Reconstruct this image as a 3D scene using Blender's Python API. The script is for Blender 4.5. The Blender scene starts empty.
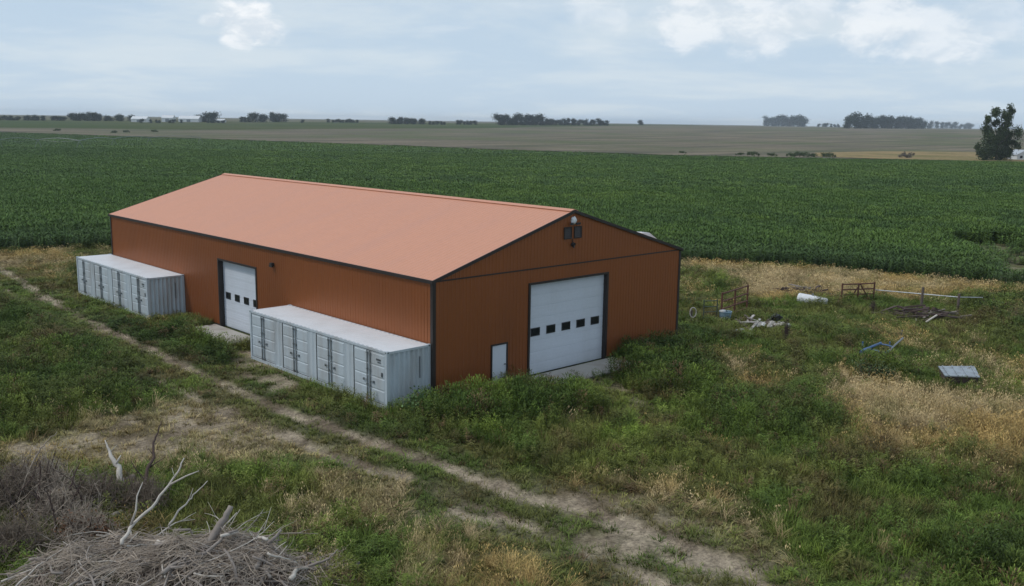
import bpy, math, random
import numpy as np
from mathutils import Vector, Matrix
R = math.radians
rng = random.Random(7)
nr = np.random.RandomState(11)
scene = bpy.context.scene
col = scene.collection
CAM = Vector((-26.363, -32.962, 12.5815))

# ---------------------------------------------------------------- helpers
class MB:
    def __init__(s): s.v = []; s.f = []; s.m = []; s.c = []
    def face(s, pts, mi=0):
        b = len(s.v); s.v += [tuple(p) for p in pts]; s.f.append(tuple(range(b, b+len(pts)))); s.m.append(mi)
    def mesh(s, vs, fs, mi=0):
        b = len(s.v); s.v += [tuple(p) for p in vs]
        for f in fs: s.f.append(tuple(b+i for i in f)); s.m.append(mi)
    def box(s, x0, x1, y0, y1, z0, z1, mi=0):
        vs = [(x0,y0,z0),(x1,y0,z0),(x1,y1,z0),(x0,y1,z0),(x0,y0,z1),(x1,y0,z1),(x1,y1,z1),(x0,y1,z1)]
        s.mesh(vs, [(0,3,2,1),(4,5,6,7),(0,1,5,4),(1,2,6,5),(2,3,7,6),(3,0,4,7)], mi)
    def beam(s, p0, p1, w, h, mi=0, up=(0,0,1)):
        p0 = Vector(p0); p1 = Vector(p1); d = (p1-p0).normalized(); u = Vector(up)
        if abs(d.dot(u)) > .98: u = Vector((1,0,0))
        a = d.cross(u).normalized(); b = a.cross(d).normalized()
        vs = [p+a*i*w/2+b*j*h/2 for p in (p0,p1) for i,j in ((-1,-1),(1,-1),(1,1),(-1,1))]
        s.mesh(vs, [(0,1,2,3),(7,6,5,4),(0,4,5,1),(1,5,6,2),(2,6,7,3),(3,7,4,0)], mi)
    def tube(s, pts, rads, n=6, mi=0, cap=True):
        pts = [Vector(p) for p in pts]; b = len(s.v); prev = None
        for i,p in enumerate(pts):
            d = (pts[min(i+1,len(pts)-1)]-pts[max(i-1,0)])
            d = d.normalized() if d.length > 1e-9 else Vector((0,0,1))
            u = Vector((0,0,1)) if abs(d.z) < .9 else Vector((1,0,0))
            if prev is not None:
                a = prev - d*prev.dot(d)
                a = a.normalized() if a.length > 1e-6 else d.cross(u).normalized()
            else: a = d.cross(u).normalized()
            prev = a; c = d.cross(a)
            r = rads[i] if hasattr(rads,'__len__') else rads
            for k in range(n):
                t = 2*math.pi*k/n; s.v.append(tuple(p+(a*math.cos(t)+c*math.sin(t))*r))
        for i in range(len(pts)-1):
            for k in range(n):
                k2 = (k+1)%n; s.f.append((b+i*n+k,b+i*n+k2,b+(i+1)*n+k2,b+(i+1)*n+k)); s.m.append(mi)
        if cap:
            s.f.append(tuple(b+k for k in range(n))[::-1]); s.m.append(mi)
            s.f.append(tuple(b+(len(pts)-1)*n+k for k in range(n))); s.m.append(mi)
    def build(s, name, mat, parent=None, smooth=False, link=True, loc=None):
        me = bpy.data.meshes.new(name); me.from_pydata(s.v, [], s.f)
        for m_ in (mat if isinstance(mat,(list,tuple)) else [mat]): me.materials.append(m_)
        if any(s.m): me.polygons.foreach_set('material_index', s.m)
        if smooth: me.polygons.foreach_set('use_smooth', [True]*len(me.polygons))
        if s.c and len(s.c) == len(s.v):
            at = me.attributes.new('tone','FLOAT','POINT'); at.data.foreach_set('value', s.c)
        me.update()
        o = bpy.data.objects.new(name, me)
        if link: col.objects.link(o)
        if parent is not None: o.parent = parent
        if loc is not None: o.location = loc
        return o
def tag(o, label=None, cat=None, group=None, kind=None):
    if label: o['label'] = label
    if cat: o['category'] = cat
    if group: o['group'] = group
    if kind: o['kind'] = kind
    return o
def empty(name, loc, rz=0):
    o = bpy.data.objects.new(name, None); o.location = loc; o.rotation_euler = (0,0,rz); o.empty_display_size = .3
    col.objects.link(o); return o
def children(o): return [c for c in bpy.data.objects if c.parent == o]
def copy_tree(o, parent=None):
    c = o.copy(); col.objects.link(c); c.parent = parent
    for ch in children(o): copy_tree(ch, c)
    return c

# ---------------------------------------------------------------- materials
def newmat(name):
    m = bpy.data.materials.new(name); m.use_nodes = True; nt = m.node_tree
    b = nt.nodes['Principled BSDF']; return m, nt, b
def N(nt, t, **k):
    n = nt.nodes.new(t)
    for a,v in k.items(): setattr(n, a, v)
    return n
def mixrgb(nt, fac, a, b, mode='MIX'):
    m = N(nt,'ShaderNodeMix', data_type='RGBA', blend_type=mode)
    for sock,v in ((m.inputs[0],fac),(m.inputs[6],a),(m.inputs[7],b)):
        if hasattr(v,'links'): nt.links.new(v, sock)
        elif isinstance(v,(int,float)): sock.default_value = v
        else: sock.default_value = (*v,1) if len(v)==3 else v
    return m.outputs[2]
def noise(nt, scale, detail=4, coord='Object', stretch=None, rough=.55):
    tc = N(nt,'ShaderNodeTexCoord'); src = tc.outputs[coord]
    if stretch:
        mp = N(nt,'ShaderNodeMapping'); mp.inputs['Scale'].default_value = stretch
        nt.links.new(src, mp.inputs[0]); src = mp.outputs[0]
    n = N(nt,'ShaderNodeTexNoise'); n.inputs['Scale'].default_value = scale; n.inputs['Detail'].default_value = detail
    n.inputs['Roughness'].default_value = rough
    nt.links.new(src, n.inputs['Vector']); return n.outputs['Fac']
def ramp(nt, fac, stops):
    r = N(nt,'ShaderNodeValToRGB'); e = r.color_ramp.elements
    while len(e) < len(stops): e.new(.5)
    for i,(p,c) in enumerate(stops):
        e[i].position = p; e[i].color = (c,c,c,1) if isinstance(c,(int,float)) else (*c,1)
    nt.links.new(fac, r.inputs[0]); return r.outputs[0]
def worn(name, base, dirt=(.16,.13,.10), amount=.35, rough=.5, metallic=0, scale=1.5, streak=None, spec=.5, bump=0):
    m, nt, b = newmat(name)
    n1 = noise(nt, scale, 6, stretch=streak); n2 = noise(nt, scale*9, 3)
    f = ramp(nt, n1, [(.45,0),(.75,amount)])
    c = mixrgb(nt, f, base, dirt)
    c2 = mixrgb(nt, ramp(nt, n2, [(.3,0),(.7,.25)]), c, tuple(x*.8 for x in base))
    nt.links.new(c2, b.inputs['Base Color'])
    b.inputs['Roughness'].default_value = rough; b.inputs['Metallic'].default_value = metallic
    b.inputs['Specular IOR Level'].default_value = spec
    if bump:
        bp = N(nt,'ShaderNodeBump'); bp.inputs['Strength'].default_value = bump; bp.inputs['Distance'].default_value = .02
        nt.links.new(n2, bp.inputs['Height']); nt.links.new(bp.outputs[0], b.inputs['Normal'])
    return m
M = {}
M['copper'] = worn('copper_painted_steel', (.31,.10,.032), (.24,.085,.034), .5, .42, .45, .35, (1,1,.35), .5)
M['roof'] = worn('copper_roof_steel', (.64,.285,.165), (.57,.27,.18), .5, .5, .15, .35, (.18,1.6,1), .8)  # bright sky reflected by the copper is put into this paler base
M['trim'] = worn('dark_brown_trim', (.022,.015,.013), (.05,.04,.035), .3, .5)
M['doorwhite'] = worn('white_door_paint', (.62,.66,.72), (.42,.42,.42), .25, .45, 0, .8, (1,1,.3))
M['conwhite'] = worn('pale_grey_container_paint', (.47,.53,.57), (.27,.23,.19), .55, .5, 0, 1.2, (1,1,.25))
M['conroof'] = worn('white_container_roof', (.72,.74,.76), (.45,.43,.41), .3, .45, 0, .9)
M['congask'] = worn('container_rubber_seal', (.06,.07,.075), (.1,.1,.1), .3, .8)
M['steel'] = worn('galvanised_steel', (.22,.24,.25), (.2,.17,.14), .4, .45, .5)
M['glass'] = worn('dark_window_glass', (.012,.014,.018), (.03,.03,.03), .2, .12, 0, 3)
M['black'] = worn('black_plastic', (.02,.02,.022), (.05,.05,.05), .3, .5)
M['concrete'] = worn('pale_concrete', (.42,.39,.35), (.25,.21,.17), .7, .9, 0, .8, None, .2, .3)
M['rust'] = worn('rusty_pipe', (.13,.05,.03), (.06,.035,.03), .6, .8, 0, 4)
M['post'] = worn('weathered_post_wood', (.13,.10,.085), (.06,.05,.045), .6, .95, 0, 3, (4,4,.6))
M['greywood'] = worn('bleached_dead_wood', (.30,.26,.23), (.13,.10,.085), .8, .95, 0, 1.6, None, .1, .5)
M['palewood'] = worn('pale_barkless_wood', (.56,.51,.45), (.26,.22,.18), .6, .9, 0, 2.5, None, .1, .3)
M['darkwood'] = worn('dark_dead_wood', (.085,.055,.045), (.04,.03,.028), .6, .95, 0, 3)
M['twig'] = worn('brown_twigs', (.31,.25,.195), (.15,.11,.085), .8, .95, 0, 1.1)
M['blue'] = worn('faded_blue_paint', (.06,.13,.26), (.12,.11,.10), .6, .6, 0, 3)
M['bluetub'] = worn('pale_blue_plastic', (.22,.34,.42), (.3,.3,.28), .4, .5, 0, 4)
M['white'] = worn('white_painted_metal', (.74,.75,.76), (.4,.36,.3), .4, .4, 0, 2)
M['sheet'] = worn('grey_sheet_metal', (.38,.41,.43), (.12,.10,.09), .8, .4, .5, 2.2)
M['board'] = worn('whitewashed_board', (.48,.45,.42), (.18,.15,.13), .8, .9, 0, 3)
M['bark'] = worn('cottonwood_bark', (.12,.095,.075), (.06,.05,.04), .6, .95, 0, 2)
M['farwall'] = worn('white_barn_siding', (.68,.69,.70), (.45,.45,.45), .3, .6, 0, .3)
M['farroof'] = worn('grey_barn_roof', (.50,.53,.56), (.35,.35,.35), .4, .5, .2, .3)

def leafmat(name, base, var=.35, use_inst=False, rough=.65, trans=.0):
    m, nt, b = newmat(name)
    if use_inst:
        at = N(nt,'ShaderNodeAttribute', attribute_type='INSTANCER', attribute_name='col'); c = at.outputs['Color']
    else:
        rg = N(nt,'ShaderNodeRGB'); rg.outputs[0].default_value = (*base,1); c = rg.outputs[0]
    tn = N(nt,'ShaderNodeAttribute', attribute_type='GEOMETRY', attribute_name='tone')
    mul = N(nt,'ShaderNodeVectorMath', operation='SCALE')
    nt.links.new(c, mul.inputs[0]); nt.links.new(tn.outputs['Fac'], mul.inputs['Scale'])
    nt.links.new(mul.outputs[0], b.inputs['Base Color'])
    b.inputs['Roughness'].default_value = rough; b.inputs['Specular IOR Level'].default_value = .14
    return m
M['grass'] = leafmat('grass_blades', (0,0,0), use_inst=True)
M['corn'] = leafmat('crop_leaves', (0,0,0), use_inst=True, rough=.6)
M['leaf'] = leafmat('tree_leaves', (.060,.082,.034))
M['leafshrub'] = leafmat('shrub_leaves', (.085,.115,.05))
M['leafweed'] = leafmat('broad_weed_leaves', (.10,.16,.06))
M['leaffar'] = leafmat('windbreak_leaves', (.028,.045,.024))
M['greybush'] = leafmat('grey_brush_twigs', (.13,.115,.10))

# ---------------------------------------------------------------- numpy noise
_G = nr.rand(256,256)
def vnoise(x, y, s, o=0):
    x = np.asarray(x,float)/s+17.3*o+1000; y = np.asarray(y,float)/s+9.1*o+1000
    xi = np.floor(x).astype(int); yi = np.floor(y).astype(int); fx = x-xi; fy = y-yi
    fx = fx*fx*(3-2*fx); fy = fy*fy*(3-2*fy)
    g = lambda a,b: _G[a%256,b%256]
    return (g(xi,yi)*(1-fx)+g(xi+1,yi)*fx)*(1-fy)+(g(xi,yi+1)*(1-fx)+g(xi+1,yi+1)*fx)*fy
def fbm(x, y, s, o=0, n=4):
    t = 0; a = 1; w = 0
    for k in range(n): t = t+a*vnoise(x,y,s/2**k,o+k*3); w += a; a *= .55
    return t/w
def sstep(a, b, x):
    t = np.clip((x-a)/(b-a),0,1); return t*t*(3-2*t)
def seg_d(x, y, p, q):
    px,py = p; qx,qy = q; dx,dy = qx-px,qy-py; L = dx*dx+dy*dy+1e-9
    t = np.clip(((x-px)*dx+(y-py)*dy)/L,0,1)
    return np.hypot(x-px-t*dx, y-py-t*dy)
def line_d(x, y, pts):
    d = np.full(np.shape(x),1e9)
    for a,b in zip(pts[:-1],pts[1:]): d = np.minimum(d, seg_d(x,y,a,b))
    return d
def inside(x, y, pts):
    r = np.zeros(np.shape(x),bool); n = len(pts)
    for i in range(n):
        x1,y1 = pts[i]; x2,y2 = pts[(i+1)%n]
        c = ((y1>y)!=(y2>y)) & (x < (x2-x1)*(y-y1)/((y2-y1) if y2!=y1 else 1e-9)+x1); r ^= c
    return r
def poly_m(x, y, pts, soft, wob=0, o=0):
    """soft mask: 1 inside, fading over `soft` metres, edge wobbled by noise"""
    d = line_d(x,y,list(pts)+[pts[0]]); d = np.where(inside(x,y,pts), -d, d)
    if wob: d = d+(fbm(x,y,3.5,o+40)-.5)*2*wob+(fbm(x,y,.9,o+47)-.5)*wob
    return sstep(soft,-soft,d)

# ---------------------------------------------------------------- layout of the yard (world metres)
RUT_A = [(-1.69,79.65),(-3.34,53.12),(-4.49,41.71),(-5.18,33.31),(-5.67,23.33),(-5.70,16.29),(-5.84,11.25),(-5.96,6.88),(-5.88,2.53),(-5.61,-0.94),(-5.22,-4.17),(-4.76,-7.31),(-4.71,-10.56),(-3.80,-12.75),(-3.80,-15.19),(-3.80,-18.19),(-4.20,-21.03)]
RUT_B = [(-7.84,10.76),(-7.91,5.44),(-7.79,2.51),(-7.53,-0.27),(-7.42,-3.01),(-6.69,-6.17),(-6.53,-8.83),(-6.25,-11.47),(-6.22,-13.75),(-6.00,-15.61),(-6.31,-17.77),(-6.66,-19.54)]
RUT_C = [(-4.95,58.69),(-6.27,42.58),(-6.74,36.42)]
DIRT = [  # polygon, softness, strength
 ([(-2.40,14.12),(-1.33,13.22),(-3.22,6.13),(-4.73,5.84),(-4.78,9.12)], .6, .8),
 ([(7.84,-2.08),(9.23,-2.77),(7.01,-6.96),(4.75,-8.66),(5.44,-6.22)], .8, .5),
 ([(-8.03,-9.36),(-6.73,-9.60),(-6.15,-11.45),(-6.44,-12.46),(-7.49,-11.73)], .5, .9),
 ([(-5.86,-12.55),(-4.29,-13.94),(-3.57,-16.57),(-3.74,-19.50),(-5.15,-21.58),(-8.25,-18.81),(-6.44,-15.84)], 1.2, .62),
 ([(-3.82,-9.73),(-1.32,-13.17),(-1.87,-17.60),(-3.31,-19.88),(-4.24,-17.80),(-4.29,-13.94)], 1.0, .5),
 ([(-16.64,5.31),(-13.86,6.02),(-8.40,6.86),(-7.66,2.76),(-7.42,-0.85),(-9.59,-0.83),(-13.25,1.49),(-17.44,2.45)], 1.2, .6),
 ([(1.61,-13.15),(2.89,-13.58),(-0.64,-17.16),(-3.48,-20.61),(-4.31,-19.86),(-1.49,-16.41)], 1., .3),
 ([(-0.46,-21.15),(0.65,-22.14),(-1.55,-23.39),(-2.57,-22.48)], .8, .45),
 ([(79.08,9.82),(83.24,5.63),(74.78,-2.95),(55.86,-8.81),(57.63,-2.88),(68.73,1.72)], 1.5, .3),
]
DRY = [
 ([(17.41,-9.71),(19.65,-10.06),(19.73,-12.17),(18.33,-13.83),(19.57,-17.52),(20.69,-19.71),(11.24,-22.64),(10.89,-20.12),(9.51,-17.43),(10.60,-15.12),(12.96,-12.67)], 1.2, .95),
 ([(44.84,20.19),(47.34,12.86),(51.29,5.48),(52.90,-2.30),(55.86,-8.81),(50.56,-10.46),(45.87,-5.13),(38.93,-0.03),(32.99,3.77),(34.42,6.74),(39.69,10.06),(41.96,17.80)], 1.2, .92),
 ([(34.61,12.26),(36.38,10.84),(31.25,6.68),(28.77,7.68)], 1.5, .6),
 ([(16.90,-2.05),(19.46,-4.80),(13.74,-8.54),(12.27,-6.81)], 1.5, .6),
 ([(29.20,-10.10),(30.60,-11.26),(28.09,-14.42),(29.22,-17.07),(21.57,-19.44),(20.79,-16.61),(23.32,-13.16)], 2., .45),
 ([(31.17,-6.41),(31.71,-8.71),(27.92,-10.65),(25.19,-8.99)], 1.5, .5),
 ([(44.32,-7.84),(49.23,-10.87),(40.02,-13.72),(38.27,-10.72)], 1.5, .45),
 ([(-5.65,62.29),(-1.09,61.22),(4.86,59.21),(1.44,49.39),(-2.09,52.14),(-7.60,53.75)], 1.2, .8),
 ([(-3.34,53.12),(2.24,53.13),(-1.59,41.07),(-3.24,42.37),(-4.41,49.30)], 2.0, .35),
 ([(-16.51,5.79),(-13.68,6.54),(-8.27,7.15),(-7.68,1.88),(-7.01,-3.07),(-9.84,-2.05),(-13.58,0.66),(-17.77,1.26)], 1.2, .9),
 ([(-8.48,-4.34),(-7.31,-6.41),(-8.62,-9.06),(-9.81,-9.07),(-9.75,-6.95)], .8, .8),
 ([(-9.35,-8.96),(-7.68,-11.47),(-7.32,-15.06),(-8.63,-17.07),(-11.42,-14.58),(-10.80,-11.97)], 1.0, .55),
 ([(-10.87,-5.96),(-10.29,-8.65),(-13.00,-13.16),(-14.58,-11.75)], .9, .45),
 ([(-2.02,-9.98),(1.05,-13.99),(-1.25,-18.63),(-2.91,-18.98),(-2.83,-15.23),(-4.07,-11.94)], 1.3, .5),
 ([(9.37,-15.41),(14.64,-21.58),(9.94,-23.04),(8.22,-20.26),(6.98,-17.84)], 1.5, .45),
]
TALL = [  # tall, dark rank weeds
 ([(-3.79,33.56),(-3.78,22.12),(-2.34,19.87),(-3.18,15.37),(-3.40,12.64),(-4.02,11.00),(-5.31,12.35),(-5.44,18.18),(-5.19,27.02),(-4.81,32.12)], .6, .95),
 ([(-4.61,9.46),(-4.37,4.23),(-3.65,-1.42),(-2.24,-2.27),(-2.60,-3.71),(-3.68,-4.42),(-5.03,-2.92),(-5.63,2.13),(-5.81,7.65)], .6, .7),
 ([(-2.37,-0.68),(-0.21,-0.77),(3.68,-2.44),(6.08,-3.83),(4.61,-6.30),(1.32,-6.76),(-1.33,-4.12),(-2.74,-2.56)], .6, .95),
 ([(12.47,0.46),(17.57,-0.72),(15.01,-6.14),(9.85,-8.77),(7.64,-6.46),(9.23,-2.77)], 1., .9),
 ([(-7.55,38.01),(-6.51,29.29),(-7.36,11.30),(-8.16,7.90),(-12.90,7.64),(-15.94,7.83),(-17.97,8.29),(-10.62,40.50)], 1.2, .6),
 ([(19.24,-9.72),(22.09,-11.05),(20.70,-12.50),(18.24,-12.37),(17.25,-11.04)], .7, 1.),
 ([(1.68,-21.69),(5.34,-24.47),(-0.06,-26.14),(-2.61,-23.85)], 1.2, .8),
 ([(9.74,-7.17),(15.66,-11.10),(10.59,-14.77),(6.56,-12.97),(6.32,-10.20)], 1.5, .55),
 ([(51.39,-2.91),(51.94,-10.03),(36.80,-14.72),(39.70,-8.59),(45.27,-4.64)], 1.5, .6),
]
LIME = [
 ([(-3.44,-1.77),(1.32,-6.76),(6.90,-9.78),(4.14,-15.36),(0.26,-14.56),(-2.02,-9.98),(-4.27,-5.15)], 1.5, .8),
 ([(4.40,-11.10),(9.68,-15.68),(6.55,-18.80),(0.59,-18.25),(-0.48,-15.09)], 2., .4),
 ([(42.11,17.68),(42.16,12.00),(35.78,7.29),(33.72,11.20)], 1., 1.),
 ([(-9.49,0.15),(-6.81,-4.12),(-9.62,-7.06),(-11.87,-5.08)], 1.5, .7),
 ([(-14.39,13.43),(-8.60,8.49),(-10.23,6.84),(-15.87,8.10)], 1., .8),
 ([(-14.76,8.00),(-12.74,3.75),(-14.20,0.01),(-16.04,1.62)], 1.5, .8),
 ([(7.80,-3.24),(12.00,-8.43),(10.33,-9.80),(7.03,-6.36)], 1., .6),
]
CROP_NEAR = [(-27.43,76.07),(-11.56,66.83),(-0.61,62.95),(3.95,60.78),(7.74,58.79),(43.92,18.93),(50.11,10.33),(52.58,1.78),(53.97,-6.14),(54.74,-18.21),(47.01,-40.14)]
CROP_FAR = [(-69,823),(65,703),(142,575),(194,430),(226,305),(228,255),(253,176),(295,122),(325,86),(347,41),(347,-7)]
STUB_NEAR = [(-75,947),(78,813),(159,636),(218,481),(256,345),(260,291),(286,201),(331,140),(362,99),(379,47),(375,-5)]
STUB_FAR = [(-80,1046),(87,883),(192,755),(323,701),(554,745),(665,751),(1428,1058),(5818,2806),(6468,2191),(7273,1429),(8182,567)]
GREEN_FAR = [(-99,1435),(136,1270),(307,1167),(533,1139),(830,1114),(965,1090),(2206,1712),(2953,2110)]
GREEN_NEAR = [(-81,1068),(89,898),(194,762),(328,710),(561,754),(673,760),(1190,918),(1948,1387)]

def terr(x, y):
    t = sstep(350,1700,np.hypot(x,y)); return 9*t
def ground_z(x, y):
    x = np.asarray(x,float); y = np.asarray(y,float)
    dx = np.maximum(np.maximum(-4-x, x-19),0); dy = np.maximum(np.maximum(-1-y, y-38),0)
    away = sstep(0.5,6,np.hypot(dx,dy))
    z = away*((fbm(x,y,14,3,3)-.5)*.5+(fbm(x,y,2.2,5,2)-.5)*.14)*sstep(600,60,np.hypot(x,y))
    ra = np.minimum(line_d(x,y,RUT_A), line_d(x,y,RUT_B))
    z = z-.09*np.exp(-(ra/.35)**2)
    return z+terr(x,y)

def zones(x, y):
    x = np.asarray(x,float); y = np.asarray(y,float)
    w1 = (fbm(x,y,2.0,11)-.5); w2 = fbm(x,y,1.1,13,3)
    ra = line_d(x,y,RUT_A); rb = line_d(x,y,RUT_B); rc = line_d(x,y,RUT_C)
    brk = fbm(x,y,2.6,21,3)
    dirt = sstep(.60,.24,ra+w1*.5)*(.6+.4*sstep(.32,.52,brk))
    dirt = np.maximum(dirt, sstep(.58,.22,rb+w1*.6)*(.25+.75*sstep(.30,.50,brk)))
    dirt = np.maximum(dirt, sstep(.40,.20,rc+w1*.3))
    rutd = dirt.copy()
    mid = sstep(2.2,1.2,np.minimum(ra,rb))             # worn verge of the track
    for i,(p,s,k) in enumerate(DIRT): dirt = np.maximum(dirt, poly_m(x,y,p,s,.9,i)*np.clip(k*(.45+1.1*w2),0,1))
    dirt = np.maximum(dirt, .22*mid*sstep(.45,.65,w2))
    dry = .12*sstep(.5,.68,fbm(x,y,5,31))+.35*sstep(.58,.72,fbm(x,y,1.6,33,3))*.5
    for i,(p,s,k) in enumerate(DRY): dry = np.maximum(dry, poly_m(x,y,p,s*1.2,1.3,i+9)*np.clip(k*(.6+.8*w2),0,1))
    tall = .25*sstep(.5,.68,fbm(x,y,4,51))
    for i,(p,s,k) in enumerate(TALL): tall = np.maximum(tall, poly_m(x,y,p,s,.7,i+21)*k)
    tall = tall*(1-sstep(.3,.8,dry))
    lime = .5*sstep(.48,.66,fbm(x,y,3.2,61))
    for i,(p,s,k) in enumerate(LIME): lime = np.maximum(lime, poly_m(x,y,p,s,1.2,i+31)*k*(.4+w2))
    dirt = dirt*(1-.6*tall*(dirt<.6))
    lime = np.clip(lime,0,1); rmin = np.minimum(ra,rb)
    return dirt, dry, tall, lime, sstep(3.0,1.2,rmin), rutd

C = lambda *a: np.array(a)
GREEN=C(.108,.158,.030); DARK=C(.056,.096,.020); LIMEC=C(.215,.285,.045); STRAW=C(.48,.37,.20); GOLD=C(.42,.295,.115); REDB=C(.15,.085,.05); DIRTC=C(.40,.325,.235); DIRTD=C(.17,.13,.09); OLIVE=C(.155,.155,.042)
def lerp(a, b, t): return a+(b-a)*np.asarray(t)[...,None]

# ---------------------------------------------------------------- ground: one sheet to the horizon
def axis(a, b, step, far):
    c = list(np.arange(a,b+1e-6,step)); g = step; lo = []; v = a
    while v > -far: g = min(g*1.13, 900); v -= g; lo.append(v)
    hi = []; v = c[-1]; g = step
    while v < far: g = min(g*1.13,900); v += g; hi.append(v)
    return np.array(lo[::-1]+c+hi)
FAR = 6000
ax = axis(-32,72,.36,FAR); ay = axis(-34,78,.36,FAR)
X,Y = np.meshgrid(ax,ay); Z = ground_z(X,Y)
nx,ny = len(ax),len(ay)
vs = np.stack([X.ravel(),Y.ravel(),Z.ravel()],1)
i = np.arange((nx-1)*(ny-1)); r_ = i//(nx-1); c_ = i%(nx-1); b0 = r_*nx+c_
fs = np.stack([b0,b0+1,b0+nx+1,b0+nx],1)
me = bpy.data.meshes.new('ground')
me.vertices.add(len(vs)); me.vertices.foreach_set('co', vs.ravel().astype(np.float32))
me.loops.add(fs.size); me.loops.foreach_set('vertex_index', fs.ravel().astype(np.int32))
me.polygons.add(len(fs)); me.polygons.foreach_set('loop_start', (np.arange(len(fs))*4).astype(np.int32))
me.update(calc_edges=True); me.polygons.foreach_set('use_smooth', [True]*len(fs))
dirt,dry,tall,lime,verge,rutd = zones(X.ravel(),Y.ravel())
xf,yf = X.ravel(),Y.ravel()
base = lerp(C(.070,.088,.028)*np.ones((len(xf),1)), LIMEC*.7, lime*.6)
base = lerp(base, C(.27,.205,.115), dry*.8)
base = lerp(base, REDB, .35*sstep(.55,.7,fbm(xf,yf,2.4,71)))
base = lerp(base, C(.035,.042,.02), tall*.7)
dcol = lerp(DIRTC*np.ones((len(xf),1)), DIRTD, sstep(.4,.65,fbm(xf,yf,1.3,75)))
base = lerp(base, dcol, np.clip(dirt*(1.35-.9*sstep(.48,.66,fbm(xf,yf,.9,87,3))*(rutd<.35)),0,1))
farm = sstep(90,160,np.hypot(xf-10,yf-10)); base = lerp(base, C(.13,.12,.07), farm)
at = me.attributes.new('zone','FLOAT_COLOR','POINT')
at.data.foreach_set('color', np.concatenate([base,dirt[:,None]],1).ravel().astype(np.float32))
m, nt, b = newmat('yard_ground')
a_ = N(nt,'ShaderNodeAttribute', attribute_name='zone')
n1 = noise(nt, 1.6, 8, rough=.65); n2 = noise(nt, 9, 5, rough=.7)
c = mixrgb(nt, 1, a_.outputs['Color'], ramp(nt, n1, [(.25,.62),(.75,1.32)]), 'MULTIPLY')
c = mixrgb(nt, 1, c, ramp(nt, n2, [(.3,.6),(.7,1.35)]), 'MULTIPLY')
n3 = noise(nt, 3.6, 6, rough=.8); c = mixrgb(nt, 1, c, ramp(nt, n3, [(.4,.62),(.5,1.0),(.62,1.18)]), 'MULTIPLY')
nt.links.new(c, b.inputs['Base Color']); b.inputs['Roughness'].default_value = .95; b.inputs['Specular IOR Level'].default_value = .1
bp = N(nt,'ShaderNodeBump'); bp.inputs['Strength'].default_value = .9; bp.inputs['Distance'].default_value = .10
nt.links.new(n2, bp.inputs['Height']); nt.links.new(bp.outputs[0], b.inputs['Normal'])
me.materials.append(m)
ground = bpy.data.objects.new('ground', me); col.objects.link(ground); tag(ground, kind='structure')

# ---------------------------------------------------------------- far fields (draped sheets)
def resample(pts, n):
    p = np.array(pts,float); d = np.r_[0,np.cumsum(np.hypot(*np.diff(p,axis=0).T))]
    t = np.linspace(0,d[-1],n); return np.stack([np.interp(t,d,p[:,0]),np.interp(t,d,p[:,1])],1)
def interp_knots(pts, k):
    p = np.array(pts,float); t = np.linspace(0,len(p)-1,(len(p)-1)*k+1)
    return np.stack([np.interp(t,range(len(p)),p[:,0]),np.interp(t,range(len(p)),p[:,1])],1)
def drape(name, near, farp, lift, mat, k=14, rows=60):
    a = interp_knots(near,k); b2 = interp_knots(farp,k); mb = MB(); n = len(a)
    for j in range(rows+1):
        t = (j/rows)**1.5; p = a*(1-t)+b2*t
        z = ground_z(p[:,0],p[:,1])+lift
        mb.v += [(float(p[i,0]),float(p[i,1]),float(z[i])) for i in range(n)]
    for j in range(rows):
        for i in range(n-1):
            q = j*n+i; mb.f.append((q,q+1,q+n+1,q+n)); mb.m.append(0)
    o = mb.build(name, mat, smooth=True); return o
def fieldmat(name, c1, c2, c3, s1, stretch, s2=.05):
    m, nt, b = newmat(name)
    n1 = noise(nt, s1, 6, stretch=stretch); n2 = noise(nt, s2, 6); n3 = noise(nt, .5, 4)
    c = mixrgb(nt, ramp(nt, n1, [(.38,0),(.62,1)]), c1, c2)
    c = mixrgb(nt, ramp(nt, n2, [(.45,0),(.65,.8)]), c, c3)
    c = mixrgb(nt, 1, c, ramp(nt, n3, [(.2,.75),(.8,1.25)]), 'MULTIPLY')
    nt.links.new(c, b.inputs['Base Color']); b.inputs['Roughness'].default_value = 1; b.inputs['Specular IOR Level'].default_value = 0
    return m
stub = fieldmat('stubble', (.215,.18,.135), (.115,.11,.085), (.11,.13,.07), .035, (.25,1.8,1), .009)
tag(drape('stubble_field', STUB_NEAR, STUB_FAR, .35, stub), kind='structure')
gfm = fieldmat('far_green_crop', (.060,.085,.036), (.075,.095,.042), (.095,.10,.05), .006, (1,1,1), .003)
tag(drape('distant_green_field', GREEN_NEAR, GREEN_FAR, .25, gfm), kind='structure')
# pale rough grass strip along the far edge of the crop (right side)
strip = fieldmat('dry_field_margin', (.30,.22,.12), (.24,.19,.10), (.16,.15,.07), .05, (1,1,1), .03)
tag(drape('dry_field_margin', [(330,166),(331,140),(362,99),(379,47)], [(375,192),(434,190),(495,144),(533,78)], .5, strip, rows=6), kind='structure')

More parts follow.
